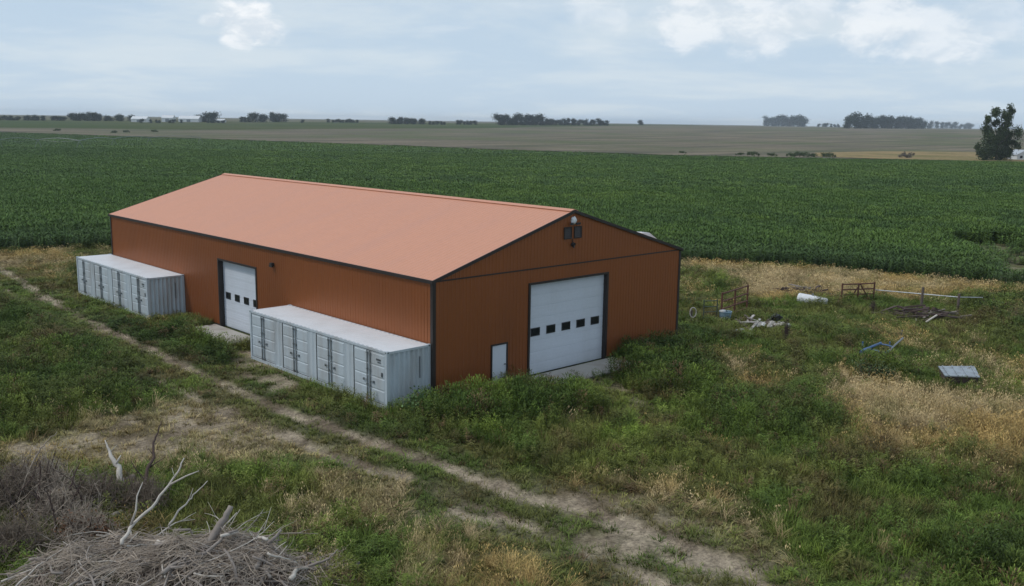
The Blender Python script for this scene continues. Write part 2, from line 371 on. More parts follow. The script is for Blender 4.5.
# ---------------------------------------------------------------- grass tufts and other instanced growth
def tuft(kind, seed):
    r = random.Random(seed); mb = MB()
    def blade(x, y, h, w, lean, az, segs=3, droop=.5, t0=None):
        tone = t0 if t0 else r.uniform(.62,1.35)
        side = Vector((-math.sin(az+r.uniform(-.8,.8)), math.cos(az+r.uniform(-.8,.8)), 0))
        b_ = len(mb.v)
        for k in range(segs+1):
            t = k/segs; o_ = lean*h*(t**1.6)
            p = Vector((x+math.cos(az)*o_, y+math.sin(az)*o_, h*(t-droop*lean*t*t*.6)))
            ww = w*(1-t**2*.85)
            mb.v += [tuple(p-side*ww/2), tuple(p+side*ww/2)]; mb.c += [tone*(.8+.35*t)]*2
        for k in range(segs): q = b_+2*k; mb.f.append((q,q+1,q+3,q+2)); mb.m.append(0)
    def leaf(p, d, L, w, tone):
        d = d.normalized(); sd = d.cross(Vector((0,0,1)))
        sd = sd.normalized() if sd.length > .1 else Vector((1,0,0))
        b_ = len(mb.v); q = p+d*L*.5+Vector((0,0,L*.08)); e = p+d*L
        mb.v += [tuple(p),tuple(q-sd*w/2),tuple(e-Vector((0,0,L*.15))),tuple(q+sd*w/2)]; mb.c += [tone]*4
        mb.f.append((b_,b_+1,b_+2,b_+3)); mb.m.append(0)
    if kind == 'grass':
        for _ in range(46):
            a = r.uniform(0,6.28); d = abs(r.gauss(0,.16))
            blade(math.cos(a)*d, math.sin(a)*d, r.uniform(.28,.75), r.uniform(.012,.026), r.uniform(.1,.75), a+r.uniform(-1,1))
    elif kind == 'short':
        for _ in range(40):
            a = r.uniform(0,6.28); d = abs(r.gauss(0,.22))
            blade(math.cos(a)*d, math.sin(a)*d, r.uniform(.06,.22), r.uniform(.015,.03), r.uniform(.3,1.1), a+r.uniform(-1,1), 2)
    elif kind == 'dry':
        az = r.uniform(0,6.28)
        for _ in range(50):
            a = r.uniform(0,6.28); d = abs(r.gauss(0,.18))
            blade(math.cos(a)*d, math.sin(a)*d, r.uniform(.3,.75), r.uniform(.008,.018), r.uniform(.2,1.2), az+r.gauss(0,.8), 3, .7)
            if r.random() < .3:
                h = r.uniform(.5,.8); x = math.cos(a)*d; y = math.sin(a)*d
                leaf(Vector((x,y,h)), Vector((r.uniform(-.4,.4),r.uniform(-.4,.4),1)), .12, .03, 1.25)
    elif kind == 'weed':
        for _ in range(7):
            a = r.uniform(0,6.28); d = abs(r.gauss(0,.16)); h = r.uniform(.45,1.0)
            x0,y0 = math.cos(a)*d, math.sin(a)*d; lx,ly = r.uniform(-.2,.2), r.uniform(-.2,.2)
            tone = r.uniform(.7,1.25)
            for k in range(22):
                t = r.uniform(.12,1); p = Vector((x0+lx*t,y0+ly*t,h*t)); aa = r.uniform(0,6.28)
                leaf(p, Vector((math.cos(aa),math.sin(aa),r.uniform(.1,.9))), r.uniform(.10,.22)*(1.2-.5*t), r.uniform(.02,.045), tone*r.uniform(.75,1.3))
    elif kind == 'kochia':
        for _ in range(130):
            a = r.uniform(0,6.28); z = r.uniform(.05,1); rad = .30*math.sqrt(max(0,1-(z-.35)**2*1.5))*r.uniform(.3,1)
            p = Vector((math.cos(a)*rad, math.sin(a)*rad, z*.85)); d = Vector((math.cos(a)*.6,math.sin(a)*.6,r.uniform(.4,1.4)))
            leaf(p, d, r.uniform(.08,.20), r.uniform(.015,.035), r.uniform(.65,1.3))
    elif kind == 'corn':
        for _ in range(7):
            x0,y0 = r.uniform(-.5,.5), r.uniform(-.5,.5); h = r.uniform(1.55,1.95); a0 = r.uniform(0,3.14); tn = r.uniform(.8,1.2)
            for k in range(10):
                t = .22+.78*k/9; az = a0+math.pi*k+r.gauss(0,.35); L = r.uniform(.5,.85)*(1.1-.45*abs(t-.5)); w = r.uniform(.07,.10)
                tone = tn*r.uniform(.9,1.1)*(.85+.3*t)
                b_ = len(mb.v); sd = Vector((-math.sin(az),math.cos(az),0)); up_ = 1.1 if k < 8 else 1.8
                for q in range(4):
                    s_ = q/3; p = Vector((x0+math.cos(az)*L*s_*.85, y0+math.sin(az)*L*s_*.85, h*t*.86+L*(up_*s_*.62-s_*s_*.75)))
                    ww = w*(1-s_**2*.9)
                    mb.v += [tuple(p-sd*ww/2), tuple(p+sd*ww/2)]; mb.c += [tone]*2
                for q in range(3): g0 = b_+2*q; mb.f.append((g0,g0+1,g0+3,g0+2)); mb.m.append(0)
            b_ = len(mb.v)
            for an in (0,2.1,4.2):
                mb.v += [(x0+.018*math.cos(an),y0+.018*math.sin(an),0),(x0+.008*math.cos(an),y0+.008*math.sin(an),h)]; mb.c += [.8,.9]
            for q in range(3): k2=(q+1)%3; mb.f.append((b_+2*q,b_+2*k2,b_+2*k2+1,b_+2*q+1)); mb.m.append(0)
    return mb
def lib(kind, n, mat):
    c = bpy.data.collections.new('kinds_of_'+kind)
    for k in range(n):
        o = tuft(kind, 100+k*7).build(kind+'_clump', mat, link=False); c.objects.link(o)
    return c
LIB = {'grass':lib('grass',5,M['grass']),'short':lib('short',3,M['grass']),'dry':lib('dry',4,M['grass']),'weed':lib('weed',4,M['grass']),'kochia':lib('kochia',3,M['grass']),'corn':lib('corn',6,M['corn'])}

def scatter(name, lib_c, nlib, P, colr, scl, rot, cat, label):
    me = bpy.data.meshes.new(name); n = len(P)
    me.vertices.add(n); me.vertices.foreach_set('co', P.ravel().astype(np.float32))
    a = me.attributes.new('col','FLOAT_COLOR','POINT'); a.data.foreach_set('color', np.concatenate([np.clip(colr,0,1),np.ones((n,1))],1).ravel().astype(np.float32))
    a = me.attributes.new('scl','FLOAT_VECTOR','POINT'); a.data.foreach_set('vector', scl.ravel().astype(np.float32))
    a = me.attributes.new('rot','FLOAT_VECTOR','POINT'); a.data.foreach_set('vector', rot.ravel().astype(np.float32))
    a = me.attributes.new('idx','INT','POINT'); a.data.foreach_set('value', nr.randint(0,nlib,n).astype(np.int32))
    o = bpy.data.objects.new(name, me); col.objects.link(o)
    ng = bpy.data.node_groups.new('grow_'+name,'GeometryNodeTree')
    ng.interface.new_socket('Geometry', in_out='INPUT', socket_type='NodeSocketGeometry')
    ng.interface.new_socket('Geometry', in_out='OUTPUT', socket_type='NodeSocketGeometry')
    gi = ng.nodes.new('NodeGroupInput'); go = ng.nodes.new('NodeGroupOutput')
    ci = ng.nodes.new('GeometryNodeCollectionInfo'); ci.inputs['Collection'].default_value = lib_c
    ci.inputs['Separate Children'].default_value = True; ci.inputs['Reset Children'].default_value = True
    ip = ng.nodes.new('GeometryNodeInstanceOnPoints'); ip.inputs['Pick Instance'].default_value = True
    def na(nm, dt):
        q = ng.nodes.new('GeometryNodeInputNamedAttribute'); q.data_type = dt; q.inputs[0].default_value = nm
        return [s for s in q.outputs if s.enabled and s.name == 'Attribute'][0]
    L = ng.links.new
    L(gi.outputs[0], ip.inputs['Points']); L(ci.outputs[0], ip.inputs['Instance'])
    L(na('idx','INT'), ip.inputs['Instance Index']); L(na('scl','FLOAT_VECTOR'), ip.inputs['Scale'])
    e2r = ng.nodes.new('FunctionNodeEulerToRotation'); L(na('rot','FLOAT_VECTOR'), e2r.inputs[0]); L(e2r.outputs[0], ip.inputs['Rotation'])
    L(ip.outputs[0], go.inputs[0])
    md = o.modifiers.new('growth','NODES'); md.node_group = ng
    tag(o, label, cat, kind='stuff'); return o

def near_wedge(n_side, x0, x1, y0, y1, step):
    gx,gy = np.meshgrid(np.arange(x0,x1,step), np.arange(y0,y1,step))
    x = gx.ravel()+nr.uniform(-.5,.5,gx.size)*step; y = gy.ravel()+nr.uniform(-.5,.5,gx.size)*step
    return x,y
FWX,FWY = .688,.726
def view(x, y, marg=.14, dmax=1e9, dmin=0):
    dx = x-CAM.x; dy = y-CAM.y; d = dx*FWX+dy*FWY; s = dx*FWY-dy*FWX
    return (d>dmin)&(d<dmax)&(np.abs(s) < d*(.545+marg)+2)
CROPPOLY = CROP_NEAR+CROP_FAR[::-1]
BARN = [(-2.75,-.05),(18.3,-.05),(18.3,37.45),(-.05,37.45),(-2.75,37.6),(-2.75,25.2),(-.05,25.2),(-.05,12.4),(-2.75,12.4)]
PADF = [(5.4,-2.3),(12.5,-2.3),(12.5,0),(5.4,0)]; PADS = [(-2.2,15.4),(0,15.4),(0,21.4),(-2.2,21.4)]

x,y = near_wedge(0,-34,76,-36,90,.30)
k = view(x,y,.12,112,20) & ~inside(x,y,BARN) & ~inside(x,y,PADF) & ~inside(x,y,PADS) & ~((x>.2)&(x<18)&(y>.2)&(y<37))
x,y = x[k],y[k]; k = ~inside(x,y,CROPPOLY); x,y = x[k],y[k]
dd = (x-CAM.x)*FWX+(y-CAM.y)*FWY
k = nr.rand(len(x)) < np.clip(1.15-(dd-28)/110,.40,1); x,y,dd = x[k],y[k],dd[k]
dirt,dry,tall,lime,verge,rutd = zones(x,y); n = len(x); u = nr.rand(n); u2 = nr.rand(n)
blk = fbm(x,y,1.5,81,3)
clumpy = sstep(.42,.66,fbm(x,y,.9,87,3))
keep = nr.rand(n) < np.clip(1.05-1.5*dirt+.75*clumpy*(dirt<.85)*(dirt>.2)*(rutd<.35),.03,1)
z = ground_z(x,y)-.02
bigger = 1+np.clip((dd-40)/60,0,.8)                   # sparser, larger clumps further off
var = (fbm(x,y,.8,83,2)-.5)*.9+1
kind = np.where(u<np.clip(dry*1.1-.13,0,.92),'dry','grass')
kind = np.where((kind=='grass')&(u2<tall*.45+.08),'kochia',kind)
kind = np.where((kind=='grass')&(u2>.80-.35*tall)&(tall+lime>.25),'weed',kind)
kind = np.where((dirt>.25)&(nr.rand(n)<dirt*1.5),'short',kind)
kind = np.where((nr.rand(n)<verge*.85),'short',kind)
mow = poly_m(x,y,DRY[9][0],1.0,.6,3)
kind = np.where(nr.rand(n)<mow*.93,'short',kind)
g = lerp(GREEN*np.ones((n,1)), DARK, np.clip(tall*.9+.25*sstep(.5,.65,blk),0,1))
g = lerp(g, LIMEC, lime*.9*sstep(.35,.6,fbm(x,y,1.2,91,3)))
g = lerp(g, OLIVE, .7*sstep(.42,.60,fbm(x,y,2.8,93,3))*(1-tall))
g = lerp(g, GOLD, np.clip(dry*1.1-.15,0,1)*.75*nr.rand(n))
g = lerp(g, REDB, np.clip((nr.rand(n)<.07)*.8+.5*sstep(.60,.72,fbm(x,y,1.9,99,3)),0,.8))
s = lerp(STRAW*np.ones((n,1)), GOLD, sstep(.4,.6,fbm(x,y,3.5,95,3)))
s = lerp(s, OLIVE, .5*sstep(.55,.68,blk))
g = g*(var*nr.uniform(.8,1.2,n))[:,None]; s = s*(var*nr.uniform(.82,1.12,n))[:,None]
hb = (.62+.62*tall+.18*lime-.25*dirt)*(.75+.5*fbm(x,y,2.5,97,3))*nr.uniform(.75,1.2,n)*(1-.55*verge)
for nm,kk,cname,lab in (('meadow_grass','grass','grass','uneven green meadow grass covering the yard around the copper barn'),
                    ('low_ground_cover','short','ground cover','short trampled growth along the dirt track and on the bare patches'),
                    ('dry_grass','dry','dry grass','straw coloured dry grass in patches across the yard'),
                    ('tall_weeds','kochia','weeds','dense dark bushy weeds standing along the barn and the containers'),
                    ('leafy_weeds','weed','weeds','scattered upright leafy weeds among the meadow grass')):
    q = keep & (kind==kk)
    P = np.stack([x[q],y[q],z[q]],1); m_ = q.sum()
    hz = {'grass':1.0,'short':1.1,'dry':.85,'kochia':1.05,'weed':.95}[kk]
    sz = hb[q]*hz if kk in ('grass','kochia','weed') else nr.uniform(.7,1.15,m_)*hz
    w = bigger[q]*nr.uniform(.85,1.25,m_)*(1.0 if kk!='kochia' else .9+.5*tall[q])
    scl = np.stack([w,w,sz],1)
    rot = np.stack([nr.normal(0,.10,m_),nr.normal(0,.10,m_),nr.uniform(0,6.28,m_)],1)
    cc = s[q] if kk=='dry' else (lerp(g[q],s[q],np.clip(.25+.75*nr.rand(m_),0,1)*np.clip(mow[q]+dry[q],0,1)) if kk=='short' else g[q])
    scatter(nm, LIB[kk], len(LIB[kk].objects), P, cc, scl, rot, cname, lab)
    print(nm, m_)

# crop: instanced plants near and far, over a closed leafy canopy sheet
allP=[];allC=[];allS=[]
near_line = CROP_NEAR
def crop_ring(d0, d1, step, wx, hz):
    R_ = d1*1.25
    gx,gy = np.meshgrid(np.arange(CAM.x-R_*.3,CAM.x+R_*1.05,step), np.arange(CAM.y-R_*.3,CAM.y+R_*1.05,step))
    x = gx.ravel(); y = gy.ravel(); k = view(x,y,.10,d1,d0); x = x[k]; y = y[k]
    x = x+nr.uniform(-.35,.35,len(x))*step; y = y+nr.uniform(-.35,.35,len(x))*step
    k = inside(x,y,CROPPOLY); x,y = x[k],y[k]
    bare = poly_m(x,y,DIRT[8][0],1.2,1.5,5); k = nr.rand(len(x)) > bare*.80; x,y,bare = x[k],y[k],bare[k]; n = len(x)
    dd = (x-CAM.x)*FWX+(y-CAM.y)*FWY
    edge = sstep(14,1,line_d(x,y,near_line)) if d0 < 150 else np.zeros(n)
    hh = hz*(1-.22*edge)*(.90+.20*fbm(x,y,7,3,3))*nr.uniform(.92,1.08,n)*(1-.55*bare)
    big = fbm(x*.688+y*.726,(x*.726-y*.688)*.28,32,5,4); sm = fbm(x,y,5,7,3)
    c = lerp(C(.068,.120,.024)*np.ones((n,1)), C(.054,.098,.023), sstep(.40,.62,big))
    right = sstep(0,70,(x-20)-(y-30)*.2)
    c = lerp(c, C(.105,.165,.030), (.30+.35*sstep(.42,.62,fbm(x*.688+y*.726,(x*.726-y*.688)*.4,16,8,3)))*sstep(.36,.64,sm)*right+.22*sstep(.5,.65,sm))
    c = lerp(c, C(.036,.062,.024), .45*edge)
    c = c*nr.uniform(.85,1.15,n)[:,None]
    allP.append(np.stack([x,y,ground_z(x,y)],1)); allC.append(c)
    allS.append(np.stack([wx*np.ones(n),wx*np.ones(n),hh],1)); print('crop',d0,d1,n)
crop_ring(60,170,.95,1.0,1.0)
crop_ring(170,330,1.5,1.45,1.0)
crop_ring(330,1150,3.2,2.7,1.0)
P = np.concatenate(allP); n = len(P)
scatter('corn_crop', LIB['corn'], 6, P, np.concatenate(allC), np.concatenate(allS), np.stack([np.zeros(n),np.zeros(n),nr.uniform(0,6.28,n)],1), 'crop', 'wide dark green field of corn stretching behind the barn')
cm, nt, b = newmat('crop_understory')
n1 = noise(nt, .02, 6); n2 = noise(nt, .9, 6)
c = mixrgb(nt, ramp(nt, n1, [(.4,0),(.62,1)]), (.068,.120,.025), (.056,.100,.024))
c = mixrgb(nt, 1, c, ramp(nt, n2, [(.25,.7),(.75,1.25)]), 'MULTIPLY'); nt.links.new(c, b.inputs['Base Color']); b.inputs['Roughness'].default_value = .9
b.inputs['Specular IOR Level'].default_value = .1
def shrink(pts, d):   # pull the near edge inwards so the sheet stays hidden under the plants
    out = []
    for px,py in pts:
        vx,vy = px-CAM.x,py-CAM.y; L = math.hypot(vx,vy); out.append((px+vx/L*d,py+vy/L*d))
    return out
o = drape('crop_understory', shrink(CROP_NEAR,12), [CROP_FAR[i] for i in range(11)], 1.25, cm, k=40, rows=220)
vv = np.array([v.co[:] for v in o.data.vertices]); bare_v = poly_m(vv[:,0],vv[:,1],DIRT[8][0],2.2,1.5,5)
import bmesh
bm_ = bmesh.new(); bm_.from_mesh(o.data); bm_.verts.ensure_lookup_table()
bmesh.ops.delete(bm_, geom=[v for v,q_ in zip(bm_.verts,bare_v) if q_ > .12], context='VERTS'); bm_.to_mesh(o.data); bm_.free()
tag(o, 'dense lower leaves of the corn field seen between the plants', 'crop', kind='stuff')

# ---------------------------------------------------------------- the barn
W_,L_,HE,HA = 18.15,37.31,5.515,8.162
DX0,DX1,DZ = 6.09,11.81,4.68
MX0,MX1,MZ = 3.61,4.54,1.98
SY0,SY1,SZ = 16.07,20.60,4.11
barn = empty('barn', (0,0,0)); tag(barn, 'long copper coloured steel barn with pale salmon roof and white doors', 'barn')
PER=.2286; RD=.018
def ribbed(s0, s1, opens, top, place):
    """vertical ribbed sheet along s, place(s, depth, z) -> point"""
    br = []; s = s0
    while s < s1:
        for a,dp in ((0,0),(PER-.075,0),(PER-.055,RD),(PER-.02,RD)): 
            if s+a < s1: br.append((s+a,dp))
        s += PER
    br.append((s1,0))
    def dep(t):
        for (a,da),(b_,db) in zip(br[:-1],br[1:]):
            if a<=t<=b_: return da+(db-da)*(t-a)/max(b_-a,1e-9)
        return 0
    cuts = [o_[0] for o_ in opens]+[o_[1] for o_ in opens]
    allb = sorted(br+[(c_,dep(c_)) for c_ in cuts])
    mb = MB()
    for (a,da),(b_,db) in zip(allb[:-1],allb[1:]):
        if b_-a < 1e-6: continue
        mid = (a+b_)/2; zb = 0
        for o_ in opens:
            if o_[0] < mid < o_[1]: zb = o_[2]
        mb.face([place(a,da,zb),place(b_,db,zb),place(b_,db,top(b_)),place(a,da,top(a))])
    return mb
gab = lambda t: HE+(HA-HE)*(1-abs(t-W_/2)/(W_/2))
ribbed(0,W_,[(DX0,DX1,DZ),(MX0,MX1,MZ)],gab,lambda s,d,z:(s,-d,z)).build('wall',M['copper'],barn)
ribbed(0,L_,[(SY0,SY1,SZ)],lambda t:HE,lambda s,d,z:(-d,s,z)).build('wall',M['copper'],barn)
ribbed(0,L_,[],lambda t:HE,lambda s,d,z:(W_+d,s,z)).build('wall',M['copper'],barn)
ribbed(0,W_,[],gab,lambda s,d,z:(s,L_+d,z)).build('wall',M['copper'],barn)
# roof: two ribbed slopes with thickness
OV=.07; sl=(HA-HE)/(W_/2)
def slope(sgn):
    mb = MB(); y = -OV; prof=[]
    while y < L_+OV:
        for a,dp in ((0,0),(.235,0),(.255,.010),(.285,.010)):
            if y+a < L_+OV: prof.append((y+a,dp))
        y += .3048
    prof.append((L_+OV,0))
    xe = -OV if sgn<0 else W_+OV; ze = HE-sl*OV+.05; xr=W_/2; zr=HA+.05
    for (a,da),(b_,db) in zip(prof[:-1],prof[1:]):
        mb.face([(xe,a,ze+da),(xr,a,zr+da),(xr,b_,zr+db),(xe,b_,ze+db)])
    mb.face([(xe,-OV,ze-.06),(xe,L_+OV,ze-.06),(xr,L_+OV,zr-.06),(xr,-OV,zr-.06)])
    return mb
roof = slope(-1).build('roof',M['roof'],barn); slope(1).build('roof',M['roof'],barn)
mb = MB(); xr=W_/2; zt=HA+.085
for sg in (-1,1): mb.beam((xr+sg*.14,-OV-.01,zt-.14*sl+.01),(xr+sg*.14,L_+OV+.01,zt-.14*sl+.01),.30,.02,up=(sg*sl,0,1))
mb.build('ridge_cap',M['roof'],barn)
def trimbeam(name, p0, p1, w, h, up=(0,0,1)):
    mb = MB(); mb.beam(p0,p1,w,h,up=up); return mb.build(name,M['trim'],barn)
for yy in (-OV-.03, L_+OV+.03):
    for sg in (0,1):
        xe = -OV if sg==0 else W_+OV
        trimbeam('rake_trim',(xe,yy,HE-sl*OV-.01),(W_/2,yy,HA-.01),.05,.15)
for xe in (-OV-.03,W_+OV+.03): trimbeam('eave_trim',(xe,-OV-.05,HE-sl*OV-.02),(xe,L_+OV+.05,HE-sl*OV-.02),.06,.16)
for cx_ in (0,W_):
    for cy_ in (0,L_):
        sx = -1 if cx_==0 else 1; sy = -1 if cy_==0 else 1
        mb = MB(); mb.box(*sorted((cx_+sx*.028,cx_-sx*.14)),*sorted((cy_+sy*.040,cy_+sy*.024)),0,HE-.03)
        mb.box(*sorted((cx_+sx*.042,cx_+sx*.026)),*sorted((cy_+sy*.040,cy_-sy*.14)),0,HE-.03); mb.build('corner_trim',M['trim'],barn)
mb = MB(); mb.box(.15,W_-.15,-.034,-.024,HE-.07,HE-.005); mb.build('seam_trim',M['trim'],barn)
for a_,b_ in ((.15,MX0-.1),(MX1+.1,DX0-.13),(DX1+.13,W_-.15)): mb = MB(); mb.box(a_,b_,-.036,-.024,0,.14); mb.build('base_trim',M['trim'],barn)
for a_,b_ in ((.15,SY0-.13),(SY1+.13,L_-.15)): mb = MB(); mb.box(-.036,-.024,a_,b_,0,.14); mb.build('base_trim',M['trim'],barn)
# overhead doors
def overhead(a0, a1, zt, rec, P, nwin, wz, wfrac0, wfrac1, ww, wh, tr=.11):
    """P(s, d, z): s along the wall, d inwards"""
    def bx(mb, s0,s1,d0,d1,z0,z1,mi=0):
        a = P(s0,d0,z0); c = P(s1,d1,z1); mb.box(*sorted((a[0],c[0])),*sorted((a[1],c[1])),*sorted((z0,z1)),mi)
    mb = MB()
    bx(mb,a0-tr,a0+.02,-.05,rec+.02,0,zt); bx(mb,a1-.02,a1+tr,-.05,rec+.02,0,zt); bx(mb,a0-tr,a1+tr,-.05,rec+.02,zt,zt+tr)
    fr = mb.build('door_frame',M['trim'],barn)
    mb = MB(); n = 8; hh = (zt-.03)/n
    for k_ in range(n):
        z0 = .03+k_*hh
        bx(mb,a0+.02,a1-.02,rec,rec+.05,z0+.006,z0+hh-.006)
        for j in range(3): bx(mb,a0+.02,a1-.02,rec-.006,rec+.01,z0+hh*(.18+.28*j),z0+hh*(.18+.28*j)+hh*.14)
    bx(mb,a0+.03,a1-.03,rec+.02,rec+.04,.03,zt)
    dr = mb.build('overhead_door',M['doorwhite'],barn)
    for k_ in range(nwin):
        s = a0+(a1-a0)*(wfrac0+(wfrac1-wfrac0)*k_/(nwin-1))
        mb = MB(); bx(mb,s-ww/2,s+ww/2,rec-.022,rec-.008,wz-wh/2,wz+wh/2)
        w_ = mb.build('window',M['glass'],dr)
        mb = MB(); e=.04
        bx(mb,s-ww/2-e,s-ww/2,rec-.03,rec-.006,wz-wh/2-e,wz+wh/2+e); bx(mb,s+ww/2,s+ww/2+e,rec-.03,rec-.006,wz-wh/2-e,wz+wh/2+e)
        bx(mb,s-ww/2,s+ww/2,rec-.03,rec-.006,wz-wh/2-e,wz-wh/2); bx(mb,s-ww/2,s+ww/2,rec-.03,rec-.006,wz+wh/2,wz+wh/2+e)
        mb.build('window_frame',M['black'],w_)
    mb = MB(); bx(mb,a0+.02,a1-.02,rec-.008,rec+.03,0,.05); mb.build('bottom_seal',M['black'],dr)
    return dr
d1 = overhead(DX0,DX1,DZ,.20,lambda s,d,z:(s,d,z),5,2.22,.105,.885,.56,.34)
tag(d1,'large white overhead door in the gable wall with five dark windows')
d2 = overhead(SY0,SY1,SZ,.26,lambda s,d,z:(d,s,z),4,1.98,.13,.87,.50,.34)
tag(d2,'smaller white overhead door in the long side wall with four dark windows')
mb = MB(); mb.box(MX0-.08,MX0,-.045,.06,0,MZ); mb.box(MX1,MX1+.08,-.045,.06,0,MZ); mb.box(MX0-.08,MX1+.08,-.045,.06,MZ,MZ+.08); mb.build('door_frame',M['trim'],barn)
mb = MB(); mb.box(MX0,MX1,-.006,.04,.02,MZ); md = mb.build('entry_door',M['doorwhite'],barn)
mb = MB(); mb.tube([(MX1-.09,-.006,.98),(MX1-.09,-.06,.98)],.03,8); mb.tube([(MX1-.09,-.055,.98),(MX1-.20,-.055,.98)],.013,6); mb.build('handle',M['black'],md)
# louvred gable vents
for cx_ in (8.66,9.40):
    mb = MB(); mb.box(cx_-.25,cx_+.25,-.03,-.022,6.80,7.36); v_ = mb.build('gable_vent',M['black'],barn)
    mb = MB()
    for a,b_ in ((-.28,-.23),(.23,.28)): mb.box(cx_+a,cx_+b_,-.065,-.024,6.77,7.39)
    for a,b_ in ((6.77,6.82),(7.34,7.39)): mb.box(cx_-.23,cx_+.23,-.065,-.024,a,b_)
    mb.build('vent_frame',M['trim'],v_)
    mb = MB()
    for k_ in range(6): mb.mesh([(cx_-.23,-.058,6.83+k_*.085),(cx_+.23,-.058,6.83+k_*.085),(cx_+.23,-.032,6.89+k_*.085),(cx_-.23,-.032,6.89+k_*.085)],[(0,1,2,3)])
    mb.build('louvre',M['trim'],v_)
# yard light under the gable peak: pale domed body between two dark side heads
mb = MB()
def dome(mb, c_, r, n=14, m_=5, sy=.6):
    rows = []
    for j in range(m_+1):
        a = math.pi/2*j/m_; rows.append([(c_[0]+r*math.cos(a)*math.cos(2*math.pi*k_/n)*(1+.10*math.cos(5*2*math.pi*k_/n)), c_[1]-r*sy*math.sin(a), c_[2]+r*math.cos(a)*math.sin(2*math.pi*k_/n)*(1+.10*math.cos(5*2*math.pi*k_/n))) for k_ in range(n)])
    b_ = len(mb.v)
    for r_ in rows: mb.v += r_
    for j in range(m_):
        for k_ in range(n): k2=(k_+1)%n; mb.f.append((b_+j*n+k_,b_+j*n+k2,b_+(j+1)*n+k2,b_+(j+1)*n+k_)); mb.m.append(0)
dome(mb,(9.05,-.05,7.70),.20); mb.tube([(9.05,0,7.70),(9.05,-.06,7.70)],.18,14)
yl = mb.build('gable_light',M['white'],barn,smooth=False)
for sg in (-1,1):
    mb = MB(); mb.beam((9.05+sg*.14,-.10,7.52),(9.05+sg*.33,-.22,7.55),.12,.10); mb.build('lamp_head',M['black'],yl)
mb = MB(); mb.tube([(9.02,-.045,6.78),(9.02,-.045,6.5)],.02,6); mb.tube([(9.02,-.04,6.52),(9.02,-.14,6.45)],[.10,.13],8); mb.tube([(9.02,-.14,6.45),(8.98,-.18,6.3)],[.05,.03],6); mb.build('security_camera',M['black'],barn)
mb = MB(); mb.beam((-.03,14.05,4.62),(-.20,14.05,4.62),.22,.18); mb.beam((-.16,13.9,4.54),(-.16,14.2,4.54),.10,.12); mb.build('wall_lamp',M['black'],barn)
# white vent hood near the far eave
mb = MB(); hx,hy = 15.7,.75; hz_ = gab(hx)-.24
mb.mesh([(hx-.55,hy-.3,hz_),(hx+.15,hy-.3,hz_-.05),(hx+.15,hy+.4,hz_-.05),(hx-.55,hy+.4,hz_),(hx-.50,hy-.25,hz_+.62),(hx+.20,hy-.25,hz_+.56),(hx+.20,hy+.35,hz_+.56),(hx-.50,hy+.35,hz_+.62)],[(0,1,5,4),(1,2,6,5),(2,3,7,6),(3,0,4,7),(4,5,6,7)])
mb.mesh([(hx+.20,hy-.25,hz_+.56),(hx+.95,hy-.25,gab(hx+.95)+.17),(hx+.95,hy+.35,gab(hx+.95)+.17),(hx+.20,hy+.35,hz_+.56),(hx+.15,hy-.25,hz_-.05),(hx+.95,hy-.25,gab(hx+.95)+.1),(hx+.95,hy+.35,gab(hx+.95)+.1),(hx+.15,hy+.35,hz_-.05)],[(0,1,2,3),(0,4,5,1),(3,2,6,7),(1,5,6,2)])
mb.build('vent_hood',M['white'],barn)
# concrete aprons
mb = MB(); mb.box(5.5,12.4,-2.1,-.045,-.05,.06); o = mb.build('concrete_apron',M['concrete']); tag(o,kind='structure')
mb = MB(); mb.box(-2.0,-.045,15.6,21.3,-.05,.06); o = mb.build('concrete_apron',M['concrete']); tag(o,kind='structure')

